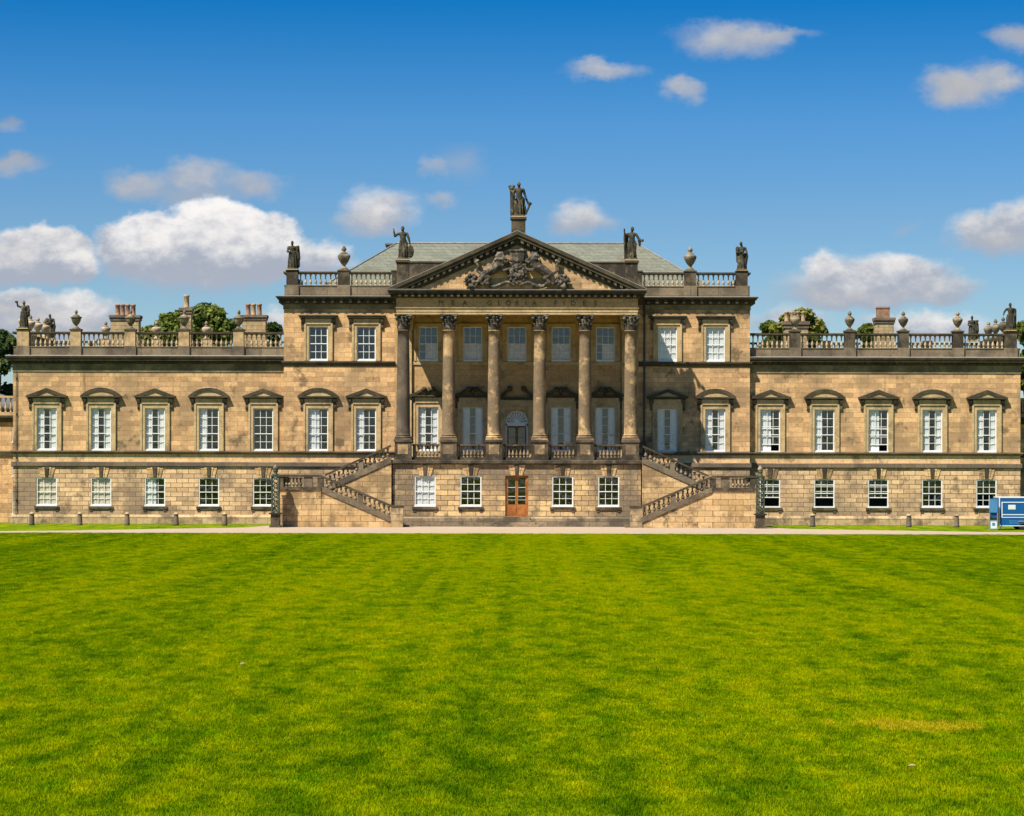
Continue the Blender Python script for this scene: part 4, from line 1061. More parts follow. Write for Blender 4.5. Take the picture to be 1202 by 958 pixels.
chimney(452, 471, 287, 291, 12.5, [], 280, label='stack end showing over the left hip of the roof')
# drainpipes
for (x, y, z0, z1) in ((U(149.5, CY), CY - .12, z_plinth, c_lip_b - .4), (-WX + .25, -.10, z_plinth, Zp(437))):
    pr = .065 if x > 0 else .03
    b = MB().use('pipe_paint', True).cap((x, y, z0), (x, y, z1), pr, pr)
    b.sm = False
    for t in (.1, .4, .7, .95): zz = z0 + (z1 - z0) * t; b.box(x - pr * 1.4, x + pr * 1.4, y - pr * 1.3, y + .12, zz, zz + .07)
    b.obj('drainpipe', house)
# acroterion blocks for the three figures of the pediment
ax = U(134, COLY)
for x, zt, w, zb_ in ((-ax, Zp(306.5, COLY), .42, rake(ax, .3)), (ax, Zp(306.5, COLY), .42, rake(ax, .3)), (.08, Zp(255.6, COLY - .3), .50, za - .55)):
    yy = COLY - .35
    b = MB().use('sooty_stone').box(x - w, x + w, yy - w, yy + w, zb_, zt - .16); b.use('dark_cornice').box(x - w - .08, x + w + .08, yy - w - .08, yy + w + .08, zt - .157, zt)
    b.obj('statue_pedestal', house)

# ------------------------------------------------------------------ outside stairs
def staircase(sg):
    nm = 'left' if sg < 0 else 'right'
    t = thing('staircase', 'double flight of stone stairs with balusters climbing to the %s end of the portico' % nm, 'staircase', (sg * U(190, -6.5), -6.5, 0), 0, 'outside stairs of the portico')
    ox, oy = t.location.x, t.location.y
    L = (-ox, -oy, 0)
    YF, YB = -8.0, -5.9
    fx = lambda u: sg * U(u, YF); bx = lambda u: sg * U(u, YB)
    zl = Zp(572.5, YF)                                      # landing level
    rl = Zp(558, YF)                                        # rail top at landing
    rf = Zp(593.5, YF)                                      # rail top at the foot
    uA, uB, uC, uD = 230.0, 280.0, 147.5, 133.5
    # landing block
    b = MB().use('stair_stone').box(fx(uA), fx(uB), YF, YB + 2.3, 0, zl - .18)
    b.use('sooty_stone').box(fx(uA - 1), fx(uB + 1.2), YF - .08, YB + 2.4, zl - .178, zl)
    b.obj('landing', t, L)
    # lower flight: wall, string, steps
    def band(b, xa, za_, xb, zb_, t0, t1, y0, y1): b.prism([(xa, za_ - t0), (xb, zb_ - t0), (xb, zb_ - t1), (xa, za_ - t1)], y0, y1)
    b = MB().use('stair_stone').prism([(fx(uA) - sg * .003, .0), (fx(uA) - sg * .003, rl - 1.02), (fx(uC), rf - 1.02), (fx(uC), 0)], YF + .05, YF + .40)
    band(b.use('parapet_stone'), fx(uA) - sg * .004, rl, fx(uC) , rf, .80, 1.16, YF - .03, YF + .44)
    b.obj('flight_wall', t, L)['label'] = 'wall of the lower flight'
    b = MB().use('parapet_stone'); n = 17
    for i in range(n):
        xa = fx(uA) + (fx(uD - 6) - fx(uA)) * i / n; xb = fx(uA) + (fx(uD - 6) - fx(uA)) * (i + 1) / n; z1 = zl * (1 - (i + 1) / (n + 1))
        b.box(xa, xb, YF + .42, YB - .3, 0, z1)
    m = 12
    for i in range(m):
        xa = bx(224) + (bx(146) - bx(224)) * i / m; xb = bx(224) + (bx(146) - bx(224)) * (i + 1) / m; z1 = zl + (z_floor - zl) * (i + 1) / (m + 1)
        b.box(xa, xb, YB + .3, YB + 2.2, 0, z1)
    b.obj('step', t, L)
    # upper flight
    ru0, ru1 = Zp(557, YB), Zp(522.5, YB)
    b = MB().use('stair_stone').prism([(bx(uA), 0), (bx(uA), ru0 - 1.0), (bx(147.3), ru1 - 1.05), (bx(147.3), 0)], YB + .04, YB + .3)
    band(b.use('parapet_stone'), bx(224.5), ru0, bx(147.5), ru1, .84, 1.26, YB - .03, YB + .36)
    b.obj('flight_wall', t, L)['label'] = 'wall of the upper flight'
    # rails
    b = MB().use('dark_cornice')
    band(b, fx(uA), rl, fx(uC - 1), rf, 0, .15, YF - .06, YF + .42); b.box(fx(uC - 1), fx(uD - 1), YF - .06, YF + .5, rf - .15, rf)
    b.box(fx(uA) + sg * .002, fx(uB + 1), YF - .06, YF + .42, rl - .15, rl); b.box(fx(uB + 1), fx(uB - 6), YF + .425, YB + 2.3, rl - .15, rl - .001)
    band(b, bx(225), ru0, bx(148), ru1, 0, .15, YB - .06, YB + .40)
    b.obj('handrail', t, L)
    # newels
    def newel(xa, xb, y0, y1, z0, z1, mt='parapet_stone'): MB().use(mt).box(xa, xb, y0, y1, z0, z1).obj('newel', t, L)
    newel(fx(uC) , fx(uD), YF - .04, YF + .46, 0, rf - .152, 'plinth_stone')
    newel(fx(uA - 3), fx(uA + 4), YF - .02, YF + .40, zl, rl - .18, 'sooty_stone'); newel(fx(uB - 6), fx(uB), YF - .02, YF + .40, zl, rl - .152, 'sooty_stone')
    newel(fx(uA + 10), fx(uA + 20), YF, YF + .38, zl, rl - .152)
    newel(fx(uB - 6), fx(uB), YB + 1.9, YB + 2.3, zl, rl - .152)
    # balusters
    bh = .66; me = baluster_mesh(bh, 'baluster_weathered', 1.3)
    N = 14
    for i in range(N):
        q = (i + .5) / N; x = fx(uA - 4) + (fx(uC) - fx(uA - 4)) * q; z = rl + (rf - rl) * ((fx(uA) - x) / (fx(uA) - fx(uC)))
        if i in (7,): MB().use('parapet_stone').box(x - .17, x + .17, YF, YF + .38, z - .86, z - .1).obj('newel', t, L); continue
        link('baluster', me, t, (x - ox, YF + .2 - oy, z - .81))
    for i in range(5):
        x = fx(uA + 22) + (fx(uB - 7) - fx(uA + 22)) * (i + .5) / 5
        link('baluster', me, t, (x - ox, YF + .2 - oy, zl + .02))
    for i in range(14):
        q = (i + .5) / 14; x = bx(222) + (bx(149) - bx(222)) * q; z = ru0 + (ru1 - ru0) * q
        if i in (7,): MB().use('parapet_stone').box(x - .17, x + .17, YB, YB + .36, z - .9, z - .1).obj('newel', t, L); continue
        link('baluster', me, t, (x - ox, YB + .18 - oy, z - .83))
    for i in range(5):
        yy = YF + .6 + (YB + 1.8 - YF - .6) * (i + .5) / 5; link('baluster', me, t, (fx(uB - 3) - ox, yy - oy, zl + .02))
staircase(-1); staircase(1)
o = stuff_b.obj('baluster', house); o['kind'] = 'stuff'; o['label'] = 'remaining balusters of the wing parapets'

# ------------------------------------------------------------------ statues
def figure(spec):
    """standing draped figure, height about 1, facing -Y; one continuous surface"""
    b = MB(); sx = spec.get('lean', 0.0); k = spec.get('hip', .02)
    hip = Vector((k, 0, .50)); chest = Vector((sx, 0, .73)); neck = Vector((sx + .005, 0, .83)); head = Vector((sx + spec.get('turn', 0) * .02, -.012, .91))
    b.chain([(hip, .088), ((hip + chest) / 2 + Vector((0, -.01, 0)), .078), (chest, .092)], 10)
    b.cap(chest + Vector((-.085, 0, .035)), chest + Vector((.085, 0, .035)), .052, .052); b.cap(chest, neck, .06, .036); b.cap(neck, head, .034, .034)
    b.ball(head, .052, 10, (.9, 1.0, 1.2)); b.ball(head + Vector((0, -.052, -.006)), .014, 6); b.ball(head + Vector((0, .02, .02)), .052, 8, (1.02, 1.05, 1.05))
    if spec.get('hair'): b.ball(head + Vector((0, .045, .0)), .042, 8); b.ball(head + Vector((0, .0, .058)), .035, 8)
    f1, f2 = spec.get('feet', ((-.06, -.03), (.07, .02)))
    b.chain([(hip + Vector((-.045, 0, -.02)), .075), ((f1[0] - .005, -.05, .27), .052), ((f1[0], f1[1], .05), .033)]); b.cap((f1[0], f1[1], .03), (f1[0] - .01, f1[1] - .085, .02), .03, .024)
    b.chain([(hip + Vector((.045, 0, -.02)), .075), ((f2[0] + .005, -.03, .27), .052), ((f2[0], f2[1], .05), .033)]); b.cap((f2[0], f2[1], .03), (f2[0] + .015, f2[1] - .085, .02), .03, .024)
    for sd, key in ((-1, 'L'), (1, 'R')):
        e, h = spec[key]; s0 = chest + Vector((sd * .115, 0, .04))
        b.chain([(s0, .040), (Vector(e), .034), (Vector(h), .023)]); b.ball(Vector(h), .028, 6)
    if spec.get('robe', 1):
        r0, r1 = spec.get('robe_r', (.135, .105)); n = spec.get('folds', 9); top = spec.get('robe_top', .56)
        b.lathe([(r0 * .98, .015), (r0, .10), (r0 * .96, .25), (r1 * 1.05, .42), (r1 * .92, top), (.06, top + .03)], 40, (k * .6, .012, 0), lambda a, z: 1 + .13 * math.sin(n * a + 6 * z) + .06 * math.sin((n + 4) * a - 3 * z))
    for (a, c, ra, rb) in spec.get('drape', ()): b.cap(a, c, ra, rb, 8)
    for (c, r, sq) in spec.get('lumps', ()): b.ball(c, r, 8, sq)
    b.lathe([(.17, -.05), (.175, .0), (.165, .022)], 14)
    return b
POSES = {
 'apex': dict(lean=.01, hip=.03, L=((-.14, -.10, .66), (-.09, -.15, .56)), R=((.16, .02, .64), (.20, -.02, .50)), robe_top=.50, robe_r=(.13, .10), hair=1,
      drape=[((-.15, .03, .72), (-.16, .03, .05), .07, .055), ((.10, .05, .5), (.12, .05, .03), .07, .06), ((.2, .0, .50), (.28, .0, .30), .03, .03), ((.28, 0, .30), (.19, 0, .06), .03, .03), ((.19, 0, .06), (.16, 0, .30), .025, .03)],
      lumps=[((-.17, 0, .80), .075, (1, 1, 1)), ((-.22, 0, .86), .05, (1, 1, 1)), ((-.13, 0, .87), .05, (1, 1, 1)), ((-.16, 0, .72), .07, (1, 1, 1.2)), ((.30, 0, .36), .05, (1, 1, 1))]),
 'shield': dict(lean=-.005, L=((-.21, 0, .69), (-.24, -.03, .83)), R=((.16, .0, .62), (.19, -.02, .46)), hair=1, robe_r=(.125, .10),
      drape=[((-.24, -.03, .86), (-.245, -.03, .93), .018, .014)], lumps=[((.205, -.02, .22), .17, (.62, .28, 1.18))]),
 'staff': dict(lean=.0, turn=1, L=((-.18, -.02, .65), (-.19, -.08, .80)), R=((.19, -.05, .62), (.27, -.10, .54)), robe_r=(.115, .10), hair=1,
      drape=[((-.20, -.08, .92), (-.17, .02, .02), .022, .03), ((-.15, .05, .7), (-.14, .05, .05), .07, .06), ((.2, -.05, .6), (.22, -.02, .42), .05, .03)], lumps=[((.285, -.1, .57), .045, (1, 1, 1))]),
 'robe': dict(lean=-.01, L=((-.15, -.06, .60), (-.05, -.13, .60)), R=((.18, -.02, .60), (.17, -.10, .70)), robe_r=(.155, .13), robe_top=.60, hair=1,
      drape=[((.15, .03, .76), (.16, .03, .10), .07, .075), ((.17, 0, .66), (.19, .0, .35), .06, .06)], lumps=[((.19, -.05, .78), .035, (1, 1, 1.6))]),
 'folded': dict(lean=.0, turn=-1, L=((-.15, -.05, .60), (.02, -.13, .63)), R=((.16, -.05, .58), (.03, -.14, .55)), robe_r=(.14, .12), hair=1,
      drape=[((-.13, .02, .78), (-.11, .03, .3), .06, .06), ((.15, -.03, .50), (.10, -.03, .05), .06, .05)]),
 'raised': dict(lean=.01, L=((-.19, 0, .80), (-.21, -.03, .93)), R=((.19, 0, .64), (.14, -.10, .58)), robe_r=(.135, .115), robe_top=.60, hair=1,
      drape=[((.13, .02, .78), (.16, .02, .45), .06, .05)], lumps=[((-.23, -.03, .96), .055, (1.2, 1, .8))]),
 'lowarm': dict(lean=.0, L=((-.19, 0, .66), (-.23, -.06, .55)), R=((.17, 0, .62), (.14, -.08, .50)), robe_r=(.14, .12), hair=1, drape=[((.15, .03, .74), (.15, .03, .12), .06, .06)]),
}
def statue(name_pose, x, y, z, h, label, rz=0.0, wd=1.14, group='stone figures on the roofline'):
    t = thing('statue', label, 'statue', (x, y, z), rz, group)
    b = figure(POSES[name_pose]); b.v = [(p[0] * h * wd, p[1] * h * wd, (p[2] + .05) * h) for p in b.v]
    link('figure', remeshed('figure', b, .022, 'statue_stone', 1), t)
    MB().use('light_parapet').box(-.17 * h - .07, .17 * h + .07, -.17 * h - .07, .17 * h + .07, -.002, .035 * h).obj('plinth', t)
    return t
yy = COLY - .35
statue('apex', .08, yy, Zp(255.6, COLY - .3), 2.42, 'dark stone figure carrying a basket, on the very top of the pediment')
statue('shield', -ax, yy, Zp(306.5, COLY), 2.32, 'weathered figure with one raised arm and an oval shield, left foot of the pediment')
statue('staff', ax, yy, Zp(306.5, COLY), 2.32, 'weathered figure leaning on a staff, right foot of the pediment')
zc_ = c_rail_t + .12
statue('robe', -U(264, CY), CY + .28, zc_, 2.05, 'robed stone figure on the left end of the tall central parapet')
statue('folded', U(264, CY), CY + .28, zc_, 2.05, 'stone figure with folded arms on the right end of the tall central parapet')
zw_ = z_rail_t + .20
statue('raised', -WPED[4], .24, zw_, 1.98, 'stone figure holding its arm up, on the outer front corner of the left wing')
statue('lowarm', WPED[4], .24, zw_, 1.98, 'stone figure with lowered arms, on the outer front corner of the right wing')
statue('folded', -WX + .2, WD - .1, z_rail_t + .12, 1.9, 'smaller looking stone figure behind the row of urns at the back of the left wing', 0)
statue('robe', WX - 1.05, WD - .2, z_rail_t + .12, 1.9, 'smaller looking stone figure behind the balusters at the back of the right wing', 0)

# ------------------------------------------------------------------ urns
def make_urn(mt, kind, h):
    t = thing('urn', '', 'urn')
    s = h
    f = MB().use(mt, False).box(-.19 * s, .19 * s, -.19 * s, .19 * s, 0, .05 * s); f.sm = True; f.lathe([(.16 * s, .052 * s), (.14 * s, .09 * s), (.07 * s, .15 * s), (.06 * s, .19 * s), (.085 * s, .21 * s)], 14)
    f.obj('foot', t)
    if kind == 'bowl':
        pr = [(.06, .205), (.12, .24), (.18, .33), (.225, .44), (.245, .50), (.25, .55), (.30, .58), (.30, .62), (.24, .635)]
        lid = [(.22, .637), (.18, .69), (.10, .74), (.06, .76), (.05, .79), (.085, .84), (.075, .92), (.03, 1.0)]
    else:
        pr = [(.06, .205), (.10, .24), (.17, .34), (.235, .47), (.265, .56), (.25, .62), (.20, .66), (.15, .68)]
        lid = [(.16, .682), (.14, .72), (.07, .75), (.06, .78), (.10, .83), (.105, .88), (.06, .95), (.03, 1.0)]
    MB().use(mt, True).lathe([(r * s, z * s) for r, z in pr], 18, fold=lambda a, z: 1 + .03 * math.cos(9 * a) * (1 if z < .45 * s else 0)).obj('bowl', t)
    MB().use(mt if kind == 'bowl' else 'urn_stone', True).lathe([(r * s, z * s) for r, z in lid], 14).obj('lid', t)
    return t
G1, G2 = 'urns on the front balustrades of the wings', 'urns along the side and back balustrades of the wings'
u_bowl = make_urn('urn_stone', 'bowl', 1.44); u_egg = make_urn('urn_stone', 'egg', 1.44); u_pale = make_urn('pale_urn_stone', 'egg', 1.44); u_top = make_urn('urn_stone', 'egg', 1.78)
ordn = {1: 'first from the central block', 2: 'second from the central block', 3: 'third from the central block', 4: 'last before the corner statue'}
first = {'bowl': True, 'egg': True, 'pale': True, 'top': True}
def place(kind, src, loc, label, group):
    if first[kind]: first[kind] = False; src.location = loc; src['label'] = label; src['group'] = group; return src
    return dup(src, loc, label, group)
for i in range(4):
    extra = ['banded ', 'dark banded ', 'wide rimmed ', 'wide rimmed '][i]
    place('bowl', u_bowl, (-WPED[i], .24, zw_), '%surn on left wing front, %s' % (extra, ordn[i + 1]), G1)
for i in range(4):
    extra = ['lidded ', 'lidded ', 'lidded ', 'lidded '][i]
    place('egg', u_egg, (WPED[i], .24, zw_), '%surn on right wing front, %s' % (extra, ordn[i + 1]), G1)
for i, y in enumerate((2.6, 5.4, 8.3, 11.1)):
    w = ['nearest the corner statue', 'second back from the corner statue', 'third back from the corner statue', 'farthest back of the four'][i]
    place('pale', u_pale, (-WX + .2, y, z_rail_t + .125), 'pale lidded urn on the left wing side parapet, %s' % w, G2)
    place('egg', u_egg, (WX - .2, y, z_rail_t + .125), 'dark lidded urn on the right wing side parapet, %s' % w, G2)
for i, px in enumerate(WPED[1:4]):
    w = ['nearest the central block', 'middle one of three', 'farthest from the central block'][i]
    place('pale', u_pale, (-px, WD - .18, z_rail_t + .125), 'far pale urn on the back parapet of the left wing, %s' % w, G2)
place('top', u_top, (-U(203.5, CY), CY + .28, zc_), 'big urn on the tall central parapet, left of the pediment', 'urns of the central parapet')
place('top', u_top, (U(203.5, CY), CY + .28, zc_), 'big urn on the tall central parapet, right of the pediment', 'urns of the central parapet')

# ------------------------------------------------------------------ lamp standards
def lamp(x, y, label):
    t = thing('lamp_standard', label, 'lamp', (x, y, 0), 0, 'lamp standards beside the outside stairs')
    p = MB().use('sooty_stone').box(-.40, .40, -.40, .40, 0, .16).box(-.31, .31, -.31, .31, .163, .92).use('iron_black').box(-.42, .42, -.42, .42, .923, 1.03); p.obj('base', t)
    b = MB().use('iron_green'); w = .24; z0, z1 = 1.033, 3.55
    for sx in (-1, 1):
        for sy in (-1, 1): b.box(sx * w - .04, sx * w + .04, sy * w - .04, sy * w + .04, z0, z1)
    n = 8; dz = (z1 - z0) / n
    for i in range(n):
        za_, zb_ = z0 + i * dz, z0 + (i + 1) * dz
        for sy in (-1, 1):
            b.cap((-w, sy * w, za_), (w, sy * w, zb_), .036, .036, 5); b.cap((w, sy * w, za_), (-w, sy * w, zb_), .036, .036, 5)
            b.cap((sy * w, -w, za_), (sy * w, w, zb_), .036, .036, 5); b.cap((sy * w, w, za_), (sy * w, -w, zb_), .036, .036, 5)
        b.box(-w - .03, w + .03, -w - .03, w + .03, zb_ - .03, zb_ + .02) if i % 2 else None
    b.box(-.31, .31, -.31, .31, z1 + .001, z1 + .10)
    b.obj('lattice_shaft', t)
    MB().use('iron_green', True).lathe([(.26, 0), (.2, .06), (.10, .12), (.17, .26), (.19, .36)], 12).obj('lamp_bracket', t, (0, 0, z1 + .1))
    MB().use('urn_stone', True).lathe([(.15, 0), (.19, .10), (.17, .22), (.09, .30), (.04, .38)], 12).obj('lamp_globe', t, (0, 0, z1 + .45))
ly = -9.0
lamp(Xp(323.5, ly), ly, 'dark green lattice lamp standard on a stone base by the left stairs')
lamp(Xp(892.5, ly), ly, 'dark green lattice lamp standard on a stone base by the right stairs')

# ------------------------------------------------------------------ bollards
def bollards():
    t = thing('bollard', '', 'bollard')
    MB().use('band_stone', True).lathe([(.21, 0), (.20, .1), (.17, .70), (.15, .78)], 14).obj('shaft', t); MB().use('light_parapet', True).lathe([(.20, .782), (.19, .85), (.10, .93), (.03, .95)], 14).obj('cap', t)
    Y = -4.2
    L = [(37.5, 'outermost of the row'), (93.7, 'between the first and second window from the left end'), (149.3, 'between the second and third window from the left end'),
         (206.8, 'between the third and fourth window from the left end'), (263.8, 'nearest the left stairs'), (954, 'nearest the right stairs, palest one'), (1067, 'between the third and fourth window of the right wing'), (1123, 'nearest the blue trailer')]
    for i, (px, w) in enumerate(L):
        side = 'left' if px < 600 else 'right'
        lb = 'stone bollard by the %s wing, %s' % (side, w)
        loc = (Xp(px, Y), Y, 0)
        if i == 0: t.location = loc; t['label'] = lb; t['group'] = 'stone bollards in front of the wings'
        else: dup(t, loc, lb)
bollards()

# ------------------------------------------------------------------ blue trailer and the cabinet beside it
def trailer():
    Y = -11.5; x0 = Xp(1173, Y); ln = 3.7; w = 1.9
    t = thing('catering_trailer', 'blue box trailer with white trim parked on the grass by the right wing', 'trailer', (x0, Y, 0))
    zb, zt = .28, Zp(582.8, Y)
    b = MB().use('blue_paint').box(0, ln, 0, w, zb, zt); b.obj('body', t)
    b = MB().use('trailer_white')
    for z, h in ((zt - .03, .07), (zt - .36, .06), (zb - .02, .05)): b.box(-.015, ln + .015, -.02, w + .02, z, z + h) if h != .06 else b.box(.16, ln - .1, -.02, .0, z, z + h)
    b.box(.16, ln - .1, -.022, 0, 1.02, 1.08).box(.16, ln - .1, -.022, 0, .84, .89).box(.16, .22, -.021, 0, .89, zt - .36).box(-.012, .05, -.016, .05, zb + .03, zt - .03).box(ln - .16, ln - .1, -.021, 0, .89, zt - .36)
    b.obj('trim', t)
    MB().use('trailer_white').box(.62, 1.12, -.018, 0, 1.40, 1.72).use('paper').box(.66, 1.08, -.026, -.019, 1.43, 1.69).obj('notice', t)
    b = MB().use('pale_blue'); r = random.Random(2)
    for row, z in enumerate((.58, .44)):
        x = .70 + .02 * row
        while x < 2.6:
            ww = r.uniform(.05, .09); b.box(x, x + ww, -.008, 0, z, z + .10 * r.uniform(.6, 1)); x += ww + .025
    b.obj('lettering', t)
    for sy in (0.05, w - .05):
        o = MB().use('tyre', True)
        prof = [(.17, -.08), (.27, -.09), (.29, -.05), (.29, .05), (.27, .09), (.17, .08)]
        o.lathe(prof, 20); me = o.mesh('wheel'); me.transform(Matrix.Rotation(PI / 2, 4, 'X'))
        wo = link('wheel', me, t, (1.62, sy + .03, .29))
        rm = MB().use('steel', True).lathe([(.165, -.07), (.165, .07), (.06, .075)], 16).mesh('rim'); rm.transform(Matrix.Rotation(PI / 2, 4, 'X')); link('rim', rm, wo)
    MB().use('steel').box(1.30, 1.95, -.05, .3, .56, .61).obj('mudguard', t)
    MB().use('iron_black', True).cap((ln, w / 2, .42), (ln + 1.0, w / 2, .40), .05, .05).obj('drawbar', t)
    MB().use('steel').box(.10, .18, .2, .28, 0.0, zb + .02).box(ln - .3, ln - .22, .2, .28, 0, zb + .02).obj('support_leg', t)
    Yc = -11.9; cx = Xp(1163, Yc)
    c = thing('vending_stand', 'narrow blue dispenser stand with a pale poster at its foot beside the trailer', 'dispenser', (cx, Yc, 0))
    q = S(Yc); zc = lambda py: Zp(py, Yc)
    b = MB().use('pale_blue').box(-.02, .46, 0, .42, zc(600.5), zc(586.2)); b.box(.03, .41, .02, .40, zc(586.2) + .002, zc(584.5)); b.obj('cabinet', c)
    MB().use('blue_paint').box(.0, .44, .10, .42, zc(606.5), zc(600.5) - .002).obj('recess', c)
    b = MB().use('steel')
    for xx in (-.10, .44): b.box(xx, xx + .045, -.04, .02, 0, zc(601))
    b.obj('leg', c)
    MB().use('iron_black').box(0, .44, .08, .42, zc(609.5), zc(606.5) - .002).obj('slot', c)
    b = MB().use('steel').box(-.05, .48, .0, .42, 0.02, zc(609.5) - .002).use('trailer_white').box(.0, .43, -.015, -.001, .10, zc(611)).use('pale_blue').box(.10, .30, -.022, -.016, .30, .50); b.obj('poster_panel', c)
trailer()

# ------------------------------------------------------------------ flanking lower buildings
def flank(sg, label):
    Y = 4.0; xi = WX; xo = 52.0
    t = thing('side_building', label, 'building', (sg * 44, 8, 0)); L = (-sg * 44, -8, 0)
    zt = Zp(489, Y); zg = Zp(466, Y)
    b = MB().use('ashlar'); x0, x1 = sorted((sg * (xi + .01), sg * xo))
    wins = [(Zp(521, Y), Zp(502, Y)), (Zp(561, Y), Zp(544, Y)), (Zp(605, Y), Zp(578, Y))]
    xa = sg * (xi + .55); hs = []
    for zb_, zt_ in wins: hs.append((xa - .33, xa + .33, zb_, zt_)); hs.append((xa + sg * 3.2 - .5, xa + sg * 3.2 + .5, zb_, zt_))
    holed_wall(b, x0, x1, 0, zt, Y, hs)
    n = len(b.v); e = sg * xo; b.v += [(e, Y, 0), (e, 13, 0), (e, 13, zt), (e, Y, zt), (x0 if sg > 0 else x1, 13, 0), (x0 if sg > 0 else x1, 13, zt)]; b.face((n, n + 1, n + 2, n + 3)); b.face((n + 1, n + 4, n + 5, n + 2))
    b.obj('wall', t, L)
    b = MB().use('dark_cornice')
    p = [(-xo, 13), (-xo, Y), (-xi - .01, Y)] if sg < 0 else [(xi + .01, Y), (xo, Y), (xo, 13)]
    b.sweep(p, [(-.1, zt - .5), (.08, zt - .5), (.35, zt - .15), (.35, zt), (-.1, zt)]); b.sweep(p, [(-.05, Zp(536, Y)), (.12, Zp(536, Y)), (.12, Zp(531, Y)), (-.05, Zp(531, Y))])
    b.obj('cornice', t, L)
    b = MB().use('light_parapet').sweep(p, [(-.3, zt + .003), (.05, zt + .003), (.05, zt + .25), (-.3, zt + .25)]); b.sweep(p, [(-.3, zg - .15), (.06, zg - .15), (.06, zg), (-.3, zg)])
    bo = b.obj('balustrade', t, L); me = baluster_mesh(zg - .15 - zt - .25, 'baluster_stone')
    for i in range(10): link('baluster', me, bo, (sg * (xi + .25 + .38 * i), Y + .12, zt + .25))
    b = MB().use('lead', True); K = 8
    for i in range(K):
        a0, a1 = PI / 2 * i / K, PI / 2 * (i + 1) / K
    b.lathe([(7.0, 0), (6.4, .7), (4.5, 1.5), (2.2, 2.0), (.2, 2.2)], 24, (sg * 44, 8.6, zt + .2)); b.obj('roof', t, L)
    for k, (zb_, zt_) in enumerate(wins):
        for xx, w in ((xa, .66), (xa + sg * 3.2, 1.0)):
            o = link('window', sash_mesh(w, zt_ - zb_, 1 if w < .8 else 2, 2), t, (xx + L[0], Y + L[1], zb_)); link('pane', pane_mesh(w, zt_ - zb_), o)
    MB().use('interior').box(x0 + .2, x1 - .2, Y + 2, Y + 2.2, .02, zt - .6).obj('interior_wall', t, L)
flank(-1, 'lower stone side building with a domed lead roof at the far left edge')
flank(1, 'lower stone side building with a domed lead roof at the far right edge')

# ------------------------------------------------------------------ trees
def tree(px, Y, py_top, width_px, label, leaf='leaf_green', seed=1, name='tree', cyl=False, n=6500, bottom=.52, group='trees behind the house'):
    x = Xp(px, Y); h = Zp(py_top, Y); R = width_px * S(Y) / 2; r = random.Random(seed)
    t = thing(name, label, 'tree', (x, Y, 0), 0, group)
    b = MB().use('bark', True)
    b.chain([((0, 0, 0), .035 * h * .55), ((r.uniform(-.2, .2), 0, h * .3), .02 * h * .7), ((r.uniform(-.3, .3), 0, h * .75), .008 * h)], 8)
    blobs = []
    k = 44 if not cyl else 14
    for i in range(k):
        if cyl:
            zz = h * (.12 + .82 * i / k); rad = R * (1.0 - .75 * (i / k)) * r.uniform(.8, 1.1); c = Vector((r.uniform(-.2, .2) * R, r.uniform(-.2, .2) * R, zz)); rb = max(rad, .25)
        else:
            a = r.uniform(0, 2 * PI); q = math.sqrt(r.random()); ph = r.random()
            zz = h * (bottom + (1 - bottom) * (.12 + .78 * ph)); prof = math.sin(PI * min(1, .22 + .70 * ph)) ** .6
            c = Vector((math.cos(a) * q * R * .82 * prof, math.sin(a) * q * R * .82 * prof, zz)); rb = R * r.uniform(.26, .46)
        blobs.append((c, rb))
        if i % 2 == 0 and not cyl: b.cap((0, 0, min(zz * .7, h * .6)), tuple(c), .010 * h, .003 * h, 6)
    if not cyl:
        for i in range(26):      # the rounded top that shows over the parapet
            a = r.uniform(0, 2 * PI); e = r.uniform(.05, 1.0); q = math.cos(e * PI / 2); 
            blobs.append((Vector((math.cos(a) * R * .80 * q, math.sin(a) * R * .80 * q, h - R * .95 + R * .72 * math.sin(e * PI / 2) + r.uniform(-.1, .06) * R)), R * r.uniform(.18, .30)))
    if not cyl: blobs.append((Vector((r.uniform(-.1, .1) * R, 0, h - R * .26)), R * .27))
    b.obj('trunk', t)
    v = []; f = []; tone = []
    tot = sum(q[1] ** 2 for q in blobs); ls = .30 * (S(Y) / .08)
    for c, rb in blobs:
        bt = r.uniform(0, 1)
        for _ in range(max(30, int(1.7 * n * rb * rb / tot))):
            d = Vector((r.gauss(0, 1), r.gauss(0, 1), r.gauss(0, 1))).normalized(); rr = rb * (r.random() ** .33) * (1 + .25 * mnoise.noise(d * 2.3 + c))
            p = c + Vector((d.x * rr, d.y * rr, d.z * rr * .8))
            nrm = (d + Vector((r.uniform(-.8, .8), r.uniform(-.8, .8), r.uniform(-.5, .9)))).normalized(); a = nrm.orthogonal().normalized(); a.rotate(Matrix.Rotation(r.uniform(0, 6.28), 3, nrm)); e = nrm.cross(a)
            s = ls * r.uniform(.6, 1.25); m = len(v)
            v += [p + a * s, p + e * s * .55, p - a * s, p - e * s * .55]; f.append((m, m + 1, m + 2, m + 3)); tone += [min(1, max(0, .55 * bt + .45 * r.random()))] * 4
    me = bpy.data.meshes.new('crown'); me.from_pydata([tuple(q) for q in v], [], f); me.materials.append(M[leaf])
    at = me.attributes.new('blade_tone', 'FLOAT', 'POINT'); at.data.foreach_set('value', tone)
    link('crown', me, t)
tree(243, 46, 358, 78, 'tall rounded tree right of the single chimney pot, behind the left wing', 'leaf_green', 1, n=9000)
tree(203, 50, 366, 62, 'broad tree left of the single chimney pot, behind the left wing', 'leaf_green', 2, n=7000)
tree(176, 40, 383, 44, 'low yellow green tree right of the four pot chimney', 'leaf_olive', 3, n=4000)
tree(107, 60, 380, 16, 'thin pointed tree showing left of the four pot chimney', 'leaf_dark', 4, cyl=True, n=1800)
